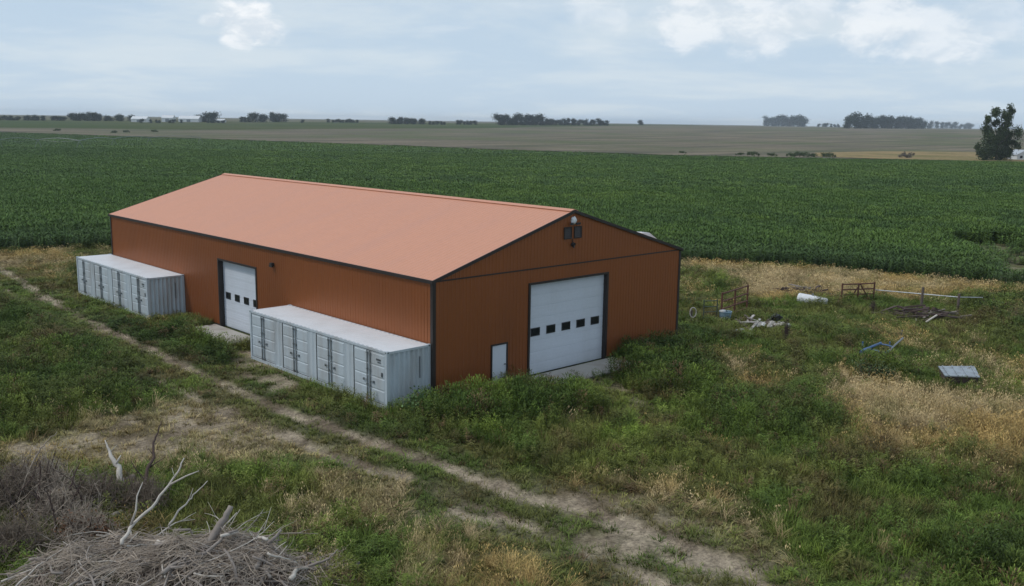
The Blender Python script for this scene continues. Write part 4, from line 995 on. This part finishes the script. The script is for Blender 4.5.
# low platform covered with grey sheet metal
q4 = [Vector((22.02,-13.56,0.62)),Vector((23.48,-14.79,0.62)),Vector((21.43,-15.85,0.62)),Vector((20.38,-14.59,0.62))]
c0 = sum(q4,Vector())/4; c0.z=0; T = empty('metal_platform',c0); tag(T,'low platform topped with dull grey sheet metal in the weeds at right','platform')
mb = MB(); v8=[p-c0 for p in q4]; mb.mesh([p-Vector((0,0,.05)) for p in v8]+v8,[(0,1,2,3),(7,6,5,4),(0,4,5,1),(1,5,6,2),(2,6,7,3),(3,7,4,0)]); mb.build('sheet',M['sheet'],T)
for t_ in (.12,.38,.64,.9):
    mb = MB(); a=v8[0].lerp(v8[1],t_)+Vector((0,0,.02)); b_=v8[3].lerp(v8[2],t_)+Vector((0,0,.02)); mb.beam(a,b_,.05,.035); mb.build('rib',M['sheet'],T)
mb = MB(); i8=[p*.92 for p in v8]; mb.mesh([Vector((p.x,p.y,.18)) for p in i8]+[Vector((p.x,p.y,.565)) for p in i8],[(3,2,1,0),(4,5,6,7),(0,1,5,4),(1,2,6,5),(2,3,7,6),(3,0,4,7)]); mb.build('base',M['darkwood'],T)
for p in i8: mb = MB(); mb.box(p.x*.9-.1,p.x*.9+.1,p.y*.9-.1,p.y*.9+.1,-.1,.2); mb.build('block',M['concrete'],T)

# ---------------------------------------------------------------- individual bushes and weeds
def bush(p, s, seed, label, mat='leafweed', size=.13, n=420, cat='bush', name='weed_bush', asp=1.0):
    r = random.Random(seed); T = empty(name,(p[0],p[1],gz(*p))); tag(T,label,cat); mb = MB()
    for q in range(9):
        aa=r.uniform(0,6.28); d=s*r.uniform(.1,.65); leafcloud(mb,(math.cos(aa)*d,math.sin(aa)*d,s*asp*r.uniform(.3,.95)),(s*.42,s*.42,s*.38*asp),n//9,size,r,(.55,1.35))
    mb.build('foliage',M[mat],T); mb = MB()
    for q in range(5): aa=q*1.3; mb.tube([(0,0,-.05),(math.cos(aa)*s*.3,math.sin(aa)*s*.3,s*.5*asp),(math.cos(aa)*s*.5,math.sin(aa)*s*.5,s*.9*asp)],[.025,.015,.006],5)
    mb.build('stem',M['bark'],T)
bush((-2.04,-1.53),1.0,1,'big leafed green bush at the barn corner beside the near container')
bush((-0.47,-0.95),.75,2,'small leafy bush directly in front of the barn corner trim')
bush((18.24,-11.64),1.0,3,'rounded dark green bush left of the low metal platform','leafshrub',.10,700)
bush((19.20,-12.22),.8,4,'smaller dark green bush between the rounded bush and the dry grass','leafshrub',.10,500)
bush((9.85,-8.77),.7,6,'low spreading green weed bush in the yard right of the big door','leafshrub',.10,400)
bush((13.20,-1.88),.95,7,'leafy green bush against the gable wall right of the big door','leafshrub',.11,600)
bush((1.77,-23.99),.9,8,'broad leafed dark bush at the bottom right of the yard','leafshrub',.11,700)
def stalks(p, n, h, spread, mat, label, name='dead_weed', seed=0):
    r = random.Random(seed); mb = MB(); rw=[]
    for k in range(n):
        a=r.uniform(0,6.28); d=spread*abs(r.gauss(0,.5)); hh=h*r.uniform(.55,1.1); x0,y0=math.cos(a)*d,math.sin(a)*d
        mb.tube([(x0*.4,y0*.4,-.05),(x0*.7,y0*.7,hh*.5),(x0+r.uniform(-.1,.1),y0+r.uniform(-.1,.1),hh)],[.018,.012,.006],4,cap=False)
        for q in range(3): zz=hh*r.uniform(.5,.95); aa=r.uniform(0,6.28); mb.tube([(x0*.8,y0*.8,zz),(x0*.8+math.cos(aa)*.18,y0*.8+math.sin(aa)*.18,zz+.15)],[.01,.005],3,cap=False)
    o_ = mb.build(name,mat,loc=(p[0],p[1],gz(*p))); tag(o_,label,'dead weed')
stalks((23.04,-4.29),26,1.3,.25,M['darkwood'],'tall brown dead weed standing below the black scrap frame',seed=1)
stalks((34.83,-3.74),24,.9,.35,M['darkwood'],'dark dead weed clump below the livestock gate',seed=3)

# ---------------------------------------------------------------- dead brush in the foreground
def limb(name, pts, r0, r1, mat, label, group=None, forks=(), cat='branch', seg=9):
    pts = [Vector(p) for p in pts]; o_ = pts[0].copy(); pts=[p-o_ for p in pts]
    out=[]; n=len(pts); r = random.Random(int(abs(o_.x*1000+o_.y*77+pts[-1].z*311)))
    for i in range(n-1):
        for k in range(4):
            t=k/4; p=pts[i].lerp(pts[i+1],t); L=(pts[i+1]-pts[i]).length*.035; out.append(p+Vector((r.gauss(0,L),r.gauss(0,L),r.gauss(0,L))) if (i or k) else p)
    out.append(pts[-1]); m_=len(out); mb=MB(); mb.tube(out,[r0+(r1-r0)*k/(m_-1) for k in range(m_)],seg)
    for fpts,f0,f1 in forks:
        fp_=[Vector(p)-o_ for p in fpts]; mb.tube(fp_,[f0+(f1-f0)*k/(len(fp_)-1) for k in range(len(fp_))],6)
    o2 = mb.build(name,mat,smooth=True,loc=o_); return tag(o2,label,cat,group)
limb('dead_branch',[(-17.38,-8.44,1.27),(-17.04,-8.13,1.55),(-16.48,-8.27,2.01),(-15.97,-8.34,2.56),(-15.63,-8.39,3.07),(-15.50,-8.33,3.23)],.055,.014,M['palewood'],'long pale barkless branch forking upwards out of the brush heap',None,[([(-15.97,-8.34,2.56),(-15.64,-8.72,2.85),(-15.41,-9.03,3.03)],.035,.012),([(-17.00,-8.15,1.63),(-16.89,-8.28,2.07),(-16.79,-8.15,2.41),(-16.60,-8.12,2.75)],.035,.010),([(-15.83,-8.42,2.75),(-15.86,-8.33,3.03)],.012,.005)])
limb('dead_branch',[(-16.06,-8.40,1.41),(-15.83,-8.52,1.79),(-15.53,-8.59,2.08),(-15.28,-8.63,2.32),(-15.01,-8.69,2.54)],.032,.01,M['palewood'],'thin pale twig rising alone right of the forked branch',None,[([(-15.53,-8.59,2.08),(-15.37,-8.53,2.38)],.014,.005)])
limb('dead_branch',[(-15.63,-9.73,1.06),(-15.50,-9.79,1.33),(-15.19,-9.84,1.74),(-14.92,-9.86,2.14)],.15,.07,M['greywood'],'thick grey broken spike standing upright from the heap',None)
limb('dead_branch',[(-14.77,-10.37,0.64),(-14.44,-10.60,0.97),(-14.16,-10.67,1.20),(-13.89,-10.72,1.43)],.10,.03,M['greywood'],'short grey spike leaning right at the right end of the heap',None,[([(-14.39,-10.63,1.02),(-14.10,-10.76,1.06),(-13.96,-10.70,1.26)],.03,.01)])
limb('dead_branch',[(-14.21,-11.28,0.26),(-13.97,-11.46,0.45),(-13.66,-11.57,0.57),(-13.34,-11.72,0.64),(-13.08,-11.81,0.73),(-12.82,-11.86,0.93)],.075,.012,M['greywood'],'bent grey branch reaching out furthest right of the heap',None,[([(-13.73,-11.53,0.52),(-13.51,-11.54,0.72)],.025,.008)])
limb('dead_branch',[(-14.74,-2.97,0.13),(-14.43,-2.60,0.53),(-13.83,-2.16,1.21),(-13.73,-1.89,1.58),(-13.48,-1.76,1.89),(-13.33,-1.69,2.23)],.07,.015,M['darkwood'],'dark crooked branch standing tallest behind the heap',None,[([(-14.07,-2.29,0.88),(-13.86,-2.45,1.08),(-13.67,-2.59,1.22)],.03,.008),([(-13.83,-2.16,1.21),(-13.95,-1.98,1.48)],.02,.006),([(-14.33,-2.54,0.59),(-14.51,-2.29,0.92),(-14.64,-2.23,1.25)],.03,.01)])
limb('dead_branch',[(-14.82,-1.72,0.33),(-14.75,-1.41,0.72),(-14.84,-1.09,1.12),(-14.87,-0.86,1.35),(-14.88,-0.65,1.62)],.12,.015,M['palewood'],'stubby grey white broken trunk with a ragged top left of the dark branch',None,[([(-14.80,-1.31,0.92),(-14.61,-1.29,1.19)],.05,.015),([(-14.83,-0.92,1.25),(-14.63,-1.05,1.49)],.02,.006)])
limb('fallen_log',[(-16.13,-1.59,0.15),(-15.46,-1.54,0.20),(-14.78,-1.52,0.30),(-14.27,-1.45,0.40)],.13,.08,M['twig'],'brown grey log lying below the stubby trunk',None,[],'log')
limb('wood_chunk',[(-15.94,-3.82,0.15),(-15.58,-3.70,0.18)],.11,.09,M['greywood'],'short pale block of wood between the log and the heap',None,[],'wood chunk')
limb('dead_branch',[(-19.63,-5.78,0.01),(-19.23,-5.85,0.14),(-18.64,-6.08,0.30),(-18.14,-6.26,0.38)],.04,.012,M['palewood'],'slender pale branch lying low at the left foot of the heap',None)
limb('dead_branch',[(-17.43,-0.84,1.23),(-17.13,-0.75,1.64),(-16.78,-0.71,2.00),(-16.42,-0.70,2.26)],.035,.01,M['twig'],'thin bare branch rising from the dark thicket at far left',None,[([(-17.13,-0.75,1.64),(-17.09,-0.58,1.93)],.012,.005)])
limb('dead_branch',[(-16.83,-2.87,1.00),(-16.62,-2.69,1.39),(-16.41,-2.66,1.76)],.04,.012,M['darkwood'],'dark thin branch sticking up in the middle of the thicket',None,[([(-16.62,-2.69,1.39),(-16.65,-2.46,1.63)],.014,.005)])
M['twig']=worn('mixed_brown_twigs',(.38,.31,.245),(.08,.06,.045),.95,.95,0,2.6)
rt_ = random.Random(5)
for k,(u_,v_) in enumerate(((-18.32,-1.56),(-18.17,-2.70),(-17.18,-1.73),(-17.14,-3.60),(-18.46,-4.12),(-16.42,-3.24),(-17.78,-4.45))):
    p0_=Vector((u_,v_,gz(u_,v_))); d=Vector((rt_.uniform(-.5,.5),rt_.uniform(-.5,.5),1)).normalized(); pts=[p0_]
    for q in range(6): d=(d+Vector((rt_.gauss(0,.22),rt_.gauss(0,.22),0))).normalized(); pts.append(pts[-1]+d*rt_.uniform(.28,.42))
    limb('thicket_branch',pts,.035,.008,M['darkwood'],'dark bare branch standing up through the dead thicket at far left','bare branches in the dead thicket',[([pts[3],pts[3]+Vector((rt_.uniform(-.4,.4),rt_.uniform(-.4,.4),.35))],.014,.004),([pts[4],pts[4]+Vector((rt_.uniform(-.4,.4),rt_.uniform(-.4,.4),.3))],.012,.004)])
# the heap itself
HC = Vector((-16.55,-9.25,0)); HU=Vector((sx,sy,0)); HV=Vector((.688,.726,0)); HA_,HB_,HH_ = 4.1,2.1,1.12
def heap_z(a, b2):
    q = 1-(a/HA_)**2-(b2/HB_)**2; 
    if q<=0: return 0
    bump = math.sin(a*2.1+1.3)*math.cos(b2*2.6+.4)*.16+math.sin(a*4.7+b2*3.1)*.10+math.sin(a*1.1-1.0)*.14
    return max(.05,HH_*q**.75*(1+bump)+bump*.25)
rh = random.Random(77)
mb = MB(); nU,nV=40,24     # dark core sheet: shade in the deep gaps put into its colour
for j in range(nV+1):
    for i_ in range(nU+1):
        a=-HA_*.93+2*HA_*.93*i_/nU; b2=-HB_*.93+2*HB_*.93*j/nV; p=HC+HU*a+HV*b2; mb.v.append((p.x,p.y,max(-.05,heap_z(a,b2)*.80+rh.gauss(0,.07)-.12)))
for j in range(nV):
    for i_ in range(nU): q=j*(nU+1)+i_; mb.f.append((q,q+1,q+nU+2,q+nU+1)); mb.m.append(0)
tag(mb.build('brush_shade_core',M['darkwood']),'dark core sheet painted as shade in the gaps of the heap of dead brush','debris',kind='stuff')
def lay(mb, a, b2, L, rad, az, r, lift=.0, n=6, seg=6):
    pts=[]; u_=math.cos(az); v_=math.sin(az); cur=r.gauss(0,.35)
    for k in range(n+1):
        t=(k/n-.5)*L; aa=a+u_*t-v_*cur*(t/L)**2*L; bb=b2+v_*t+u_*cur*(t/L)**2*L
        base=heap_z(max(-HA_,min(HA_,aa)),max(-HB_,min(HB_,bb))); p=HC+HU*aa+HV*bb; pts.append([p.x,p.y,base])
    z0=pts[n//2][2]; sl0=(pts[-1][2]-pts[0][2])/n
    tl=r.gauss(0,.22); jit=L*.035
    for k in range(n+1):
        lin=z0+sl0*(k-n/2)*.8; pts[k][2]=max(.03,.25*pts[k][2]+.75*lin+tl*(k/n-.5)*L)+lift+r.gauss(0,jit*.5)
        pts[k][0]+=r.gauss(0,jit); pts[k][1]+=r.gauss(0,jit)
    mb.tube(pts,[rad*(1-.6*k/n) for k in range(n+1)],seg,cap=True)
    return pts
for k in range(190):
    a=rh.uniform(-.95,1)*HA_*.95; b2=rh.uniform(-.95,.9)*HB_*.9
    L=rh.uniform(.6,2.3); az=rh.gauss(0.35,.6) if rh.random()<.6 else rh.uniform(0,3.14)
    mb=MB(); rad=rh.choice([.014,.018,.022,.028,.035,.045,.075 if a>0 else .03]); lay(mb,a,b2,L,rad,az,rh,rh.uniform(0,.22),8,7)
    b0_=Vector(mb.v[0]); mb.v=[(v[0]-b0_.x,v[1]-b0_.y,v[2]-b0_.z) for v in mb.v]
    o_=mb.build('heaped_branch',M['greywood'] if k%5 else M['palewood'],smooth=True,loc=b0_)
    tag(o_,'weathered branch lying among many in the heap of dead brush','branch','weathered branches piled in the brush heap')
for k in range(64):     # long slender sprawling branches, most combed up to the right
    a=rh.uniform(-.95,.5)*HA_; b2=rh.uniform(-.95,.5)*HB_; p=HC+HU*a+HV*b2; z0=heap_z(max(-4,a),max(-2,b2))+.02
    L=rh.uniform(1.1,2.6); az=rh.gauss(.45,.45) if k%4 else rh.uniform(0,6.28); el_=rh.uniform(.02,.34)
    d=(HU*math.cos(az)+HV*math.sin(az))*math.cos(el_)+Vector((0,0,math.sin(el_))); bend=rh.gauss(0,.10); pts=[Vector((0,0,0))]
    for q in range(1,10):
        sd=d.cross(Vector((0,0,1))).normalized(); d=(d+sd*(bend+rh.gauss(0,.07))+Vector((0,0,rh.gauss(-.045,.06)))).normalized(); pts.append(pts[-1]+d*L/9)
    mb=MB(); rad=rh.choice([.010,.014,.018,.024,.032]); mb.tube(pts,[rad*(1-.75*q/9) for q in range(10)],6)
    for q in (4,6,7):
        if rh.random()<.7: f_=((pts[q+1]-pts[q]).normalized()+Vector((rh.gauss(0,.5),rh.gauss(0,.5),rh.gauss(.15,.3)))).normalized()*L*rh.uniform(.12,.28); mb.tube([pts[q],pts[q]+f_*.5+Vector((0,0,.015)),pts[q]+f_],[rad*.45,rad*.32,rad*.15],5)
    o_=mb.build('sprawling_branch',M['palewood'] if k%3 else M['twig'],smooth=True,loc=(p.x,p.y,z0)); tag(o_,'long slender pale branch sprawling over the heap of dead brush','branch','long slender branches sprawling over the brush heap')
for k in range(70):
    a=rh.uniform(-.7,.98)*HA_*.92; b2=rh.uniform(-.85,.8)*HB_*.85; p=HC+HU*a+HV*b2; z0=heap_z(a,b2)-.1
    el_=rh.uniform(.15,.85); az=rh.uniform(-.7,3.6); L=rh.uniform(.4,1.3); d=(HU*math.cos(az)+HV*math.sin(az))*math.cos(el_)+Vector((0,0,math.sin(el_)))
    pts=[Vector((0,0,0))]; 
    for q in range(1,6): d=(d+Vector((rh.gauss(0,.14),rh.gauss(0,.14),rh.gauss(-.03,.12)))).normalized(); pts.append(pts[-1]+d*L/5)
    mb=MB(); rad=rh.choice([.012,.016,.022,.03,.04]); mb.tube(pts,[rad*(1-.7*q/5) for q in range(6)],6)
    if rh.random()<.6: f_=Vector((rh.gauss(0,.5),rh.gauss(0,.5),rh.uniform(0,.6)))*.4*L; mb.tube([pts[3],pts[3]+f_*.5+Vector((0,0,.02)),pts[3]+f_],[rad*.45,rad*.3,rad*.15],5)
    o_=mb.build('jutting_branch',M['greywood'] if k%3 else M['palewood'],smooth=True,loc=(p.x,p.y,z0)); tag(o_,'crooked stick jutting up out of the heap of dead brush','branch','crooked sticks jutting from the brush heap')
mb=MB()
for k in range(3000):
    a=rh.uniform(-1,1)*HA_*1.08; b2=rh.uniform(-1,1)*HB_*1.05
    if rh.random()<.5: a=a*.6+HA_*.5*math.sin(k//90*1.7); b2=b2*.5+HB_*.4*math.cos(k//90*2.3)
    lay(mb,a,b2,rh.uniform(.35,1.7),rh.choice([.004,.006,.009,.014]),(k//90)*.83%2.6-.6+rh.gauss(0,.4),rh,rh.uniform(-.08,.30),4,3)
tag(mb.build('twig_tangle',M['twig']),'tangle of thin brown twigs covering the heap of dead brush','twigs',kind='stuff')
# dead shrubs of the dark thicket
def dead_shrub(p, rad, h, n, mat, label, seed, leaves=None):
    r=random.Random(seed); T=empty('dead_shrub',(p[0],p[1],gz(*p))); tag(T,label,'dead shrub'); mb=MB()
    for k in range(n):
        az=r.uniform(0,6.28); el_=r.uniform(.15,1.5); L=r.uniform(.45,1.0); d=Vector((math.cos(az)*math.cos(el_)*rad,math.sin(az)*math.cos(el_)*rad,math.sin(el_)*h))*L
        st=Vector((r.gauss(0,.4)*rad,r.gauss(0,.4)*rad,r.uniform(0,.35)*h)); e=st*.5+d
        mid=(st+e)/2+Vector((r.gauss(0,.12),r.gauss(0,.12),r.gauss(.08,.10)))
        mb.tube([st,mid,e],[.015,.010,.005],3,cap=False)
        for q in range(5):
            t=r.uniform(.3,1); b_=st.lerp(mid,t*2) if t<.5 else mid.lerp(e,t*2-1); dd_=Vector((r.gauss(0,1),r.gauss(0,1),r.gauss(.4,1))).normalized()*r.uniform(.15,.45)
            mb.tube([b_,b_+dd_*.5+Vector((0,0,.02)),b_+dd_],[.006,.005,.003],3,cap=False)
    mb.build('twigs',M[mat],T)
    mb=MB()
    for k in range(6): az=r.uniform(0,6.28); mb.tube([(0,0,-.1),(math.cos(az)*rad*.35,math.sin(az)*rad*.35,h*.5),(math.cos(az)*rad*.6,math.sin(az)*rad*.6,h*.95)],[.04,.025,.01],5)
    mb.build('stem',M['darkwood'],T)
    if leaves:
        mb=MB()
        for q in range(6): leafcloud(mb,(r.uniform(-.6,.6)*rad,r.uniform(-.6,.6)*rad,h*r.uniform(.3,.9)),(rad*.45,rad*.45,h*.3),150,.08,r)
        mb.build('dead_leaves',M[leaves],T)
M['rustleaf']=leafmat('rusty_dead_leaves',(.17,.085,.045)); M['purpletwig']=worn('purplish_dead_twigs',(.20,.155,.115),(.065,.045,.035),.8,.95,0,1.3)
dead_shrub((-17.97,-1.04),1.5,1.6,280,'purpletwig','purple brown dead shrub at the left edge, backmost of the thicket',1)
dead_shrub((-17.11,-2.63),1.3,1.2,240,'twig','dull brown dead shrub in the middle of the left thicket',2)
dead_shrub((-19.09,-4.61),1.3,1.3,240,'purpletwig','dark dead shrub at the left edge nearest the camera',3)
dead_shrub((-16.01,-2.55),1.0,1.2,240,'purpletwig','dull dead shrub at the right end of the thicket by the fallen log',9)
dead_shrub((-17.19,-4.98),1.0,1.1,260,'twig','rust leaved dead shrub between thicket and heap',4,'rustleaf')
dead_shrub((-17.05,-0.53),1.3,1.7,300,'twig','wispy dead shrub standing highest in the left thicket',6)
dead_shrub((-14.85,-3.78),.75,1.2,200,'darkwood' if False else 'purpletwig','small dark dead shrub around the foot of the crooked branch',5)
dead_shrub((-15.04,-2.30),.7,.8,160,'purpletwig','low dead shrub beside the fallen log',7)


# ---------------------------------------------------------------- sky, sun, haze, camera
sunv = Vector((-.62,.42,1.0)).normalized()
el = math.asin(sunv.z); azm = math.atan2(sunv.x,sunv.y)
w = bpy.data.worlds.new('World'); scene.world = w; w.use_nodes = True; nt = w.node_tree
bg = nt.nodes['Background']; sky = N(nt,'ShaderNodeTexSky', sky_type='NISHITA'); sky.sun_disc = False
sky.sun_elevation = el; sky.sun_rotation = azm; sky.air_density = 1.0; sky.dust_density = 1.6; sky.altitude = 1400
tc = N(nt,'ShaderNodeTexCoord'); D = tc.outputs['Generated']
def vm(op,a,b=None,out=0):
    n = N(nt,'ShaderNodeVectorMath',operation=op)
    for s_,v in ((0,a),(1,b)):
        if v is None: continue
        if hasattr(v,'links'): nt.links.new(v,n.inputs[s_])
        else: n.inputs[s_].default_value = v
    return n.outputs[out]
def mt(op,a,b=0,clamp=False):
    n = N(nt,'ShaderNodeMath',operation=op); n.use_clamp = clamp
    for s_,v in ((0,a),(1,b)):
        if hasattr(v,'links'): nt.links.new(v,n.inputs[s_])
        else: n.inputs[s_].default_value = v
    return n.outputs[0]
def wn(vec,scale,det=6,rough=.55,dist=0):
    n = N(nt,'ShaderNodeTexNoise'); n.inputs['Scale'].default_value=scale; n.inputs['Detail'].default_value=det; n.inputs['Roughness'].default_value=rough
    n.inputs['Distortion'].default_value = dist
    nt.links.new(vec,n.inputs['Vector']); return n.outputs['Fac']
def mr(v,a,b,c=0,d=1):
    n = N(nt,'ShaderNodeMapRange'); n.interpolation_type='SMOOTHSTEP'
    for i_,q in enumerate((v,a,b,c,d)):
        if hasattr(q,'links'): nt.links.new(q,n.inputs[i_])
        else: n.inputs[i_].default_value = q
    return n.outputs[0]
sep = N(nt,'ShaderNodeSeparateXYZ'); nt.links.new(D,sep.inputs[0]); zz = mt('MAXIMUM',sep.outputs[2],0.0)
inv = mt('DIVIDE',1.0,mt('ADD',zz,.10))
comb = N(nt,'ShaderNodeCombineXYZ'); nt.links.new(mt('MULTIPLY',sep.outputs[0],inv),comb.inputs[0]); nt.links.new(mt('MULTIPLY',sep.outputs[1],inv),comb.inputs[1])
pl = comb.outputs[0]
veil = wn(pl,.55,7,.6,.3); puff = wn(pl,1.7,8,.6,.2)
mpn = N(nt,'ShaderNodeMapping'); mpn.inputs['Scale'].default_value=(1,1,1.9); nt.links.new(D,mpn.inputs[0])
fine = wn(mpn.outputs[0],26,8,.62,.25); fine2 = wn(mpn.outputs[0],11,8,.6,.3)
# hand-placed cumulus heads: direction, angular radius, strength
heads = [((0.4678,0.8789,0.0931),.034,1.3),((0.4836,0.8712,0.0844),.028,1.3),((0.4654,0.8816,0.0780),.024,1.2),((0.4422,0.8922,0.0919),.014,.9),((0.8074,0.5809,0.1031),.060,.9),((0.8382,0.5374,0.0934),.055,.9),((0.8556,0.5055,0.1115),.05,.8),((0.8921,0.4416,0.0955),.055,.95),((0.9140,0.3978,0.0801),.055,.85),((0.4753,0.8754,0.0879),.020,1.2),((0.7422,0.6613,0.1089),.04,.45),((0.9277,0.3600,0.0985),.04,.4)]
dens = 0.0
zsc = (1,1,1.55)
Ds = vm('MULTIPLY',D,zsc)
for dvec,rad,st in heads:
    dd_ = vm('DISTANCE',Ds,tuple(a*b for a,b in zip(dvec,zsc)),1)
    v = mt('MULTIPLY',mt('SUBTRACT',1.0,mt('DIVIDE',dd_,rad*1.15)),2.6)
    v = mt('ADD',v,mt('MULTIPLY',mt('SUBTRACT',fine,.5),2.6)); v = mt('ADD',v,mt('MULTIPLY',mt('SUBTRACT',fine2,.5),2.2))
    v = mr(v,.3,1.5,0,st); dens = mt('MAXIMUM',v,dens)
K = 1.0
skyc = N(nt,'ShaderNodeMix',data_type='RGBA'); nt.links.new(sky.outputs[0],skyc.inputs[6])
skyc.inputs[7].default_value = (5.0,6.2,7.5,1); nt.links.new(mr(zz,.02,.22,.92,.66),skyc.inputs[0])
# thin high veil brightens the blue
m1 = N(nt,'ShaderNodeMix',data_type='RGBA'); nt.links.new(mr(veil,.42,.66,0,.62),m1.inputs[0]); nt.links.new(skyc.outputs[2],m1.inputs[6]); m1.inputs[7].default_value=(6.7,7.4,7.8,1)
m2 = N(nt,'ShaderNodeMix',data_type='RGBA'); nt.links.new(mt('MULTIPLY',mr(puff,.52,.74,0,.32),mr(zz,.02,.08)),m2.inputs[0]); nt.links.new(m1.outputs[2],m2.inputs[6]); m2.inputs[7].default_value=(7.4,7.9,8.3,1)
cc = N(nt,'ShaderNodeMix',data_type='RGBA'); nt.links.new(mr(fine,.36,.62),cc.inputs[0]); cc.inputs[6].default_value=(6.4,7.1,7.8,1); cc.inputs[7].default_value=(8.9,9.1,9.3,1)
m3 = N(nt,'ShaderNodeMix',data_type='RGBA'); nt.links.new(mt('MULTIPLY',dens,.68),m3.inputs[0]); nt.links.new(m2.outputs[2],m3.inputs[6]); nt.links.new(cc.outputs[2],m3.inputs[7])
nt.links.new(m3.outputs[2],bg.inputs['Color']); bg.inputs['Strength'].default_value = .10

sl_ = bpy.data.lights.new('sun','SUN'); sl_.energy = 1.5; sl_.angle = R(10); sl_.color = (1,.96,.90)
so = bpy.data.objects.new('sun',sl_); col.objects.link(so); so.rotation_euler = sunv.to_track_quat('Z','Y').to_euler(); so.location = (0,0,60)

mb = MB(); mb.box(-6200,6200,-6200,6200,-1.6,36)
hm = bpy.data.materials.new('haze_air'); hm.use_nodes = True; nt = hm.node_tree; nt.nodes.clear()
pvn = N(nt,'ShaderNodeVolumePrincipled'); pvn.inputs['Density'].default_value = .00013; pvn.inputs['Color'].default_value = (.80,.88,1,1); pvn.inputs['Anisotropy'].default_value = .2
on = N(nt,'ShaderNodeOutputMaterial'); nt.links.new(pvn.outputs[0],on.inputs['Volume'])
hz = mb.build('haze',hm); tag(hz,'thin pale blue haze over the distant plain','haze',kind='stuff')

cam = bpy.data.cameras.new('camera'); co = bpy.data.objects.new('camera',cam); col.objects.link(co)
cam.sensor_fit='HORIZONTAL'; cam.sensor_width = 36; cam.lens = 36*955.93/1024; cam.clip_start=.5; cam.clip_end = 40000
fwv = Vector((.67703,.71443,-.17669)); rv = Vector((.72755,-.68591,.01435)); uv = Vector((.11094,.13827,.98416))
co.matrix_world = Matrix(((rv.x,uv.x,-fwv.x,CAM.x),(rv.y,uv.y,-fwv.y,CAM.y),(rv.z,uv.z,-fwv.z,CAM.z),(0,0,0,1)))
scene.camera = co
scene.view_settings.view_transform='Standard'; scene.view_settings.look='None'; scene.view_settings.exposure=.14; scene.view_settings.gamma=1; scene.view_settings.use_curve_mapping=False
scene.render.engine='CYCLES'
cy = scene.cycles; cy.max_bounces=6; cy.diffuse_bounces=3; cy.glossy_bounces=3; cy.transmission_bounces=2; cy.volume_bounces=1; cy.transparent_max_bounces=4; cy.use_adaptive_sampling=True
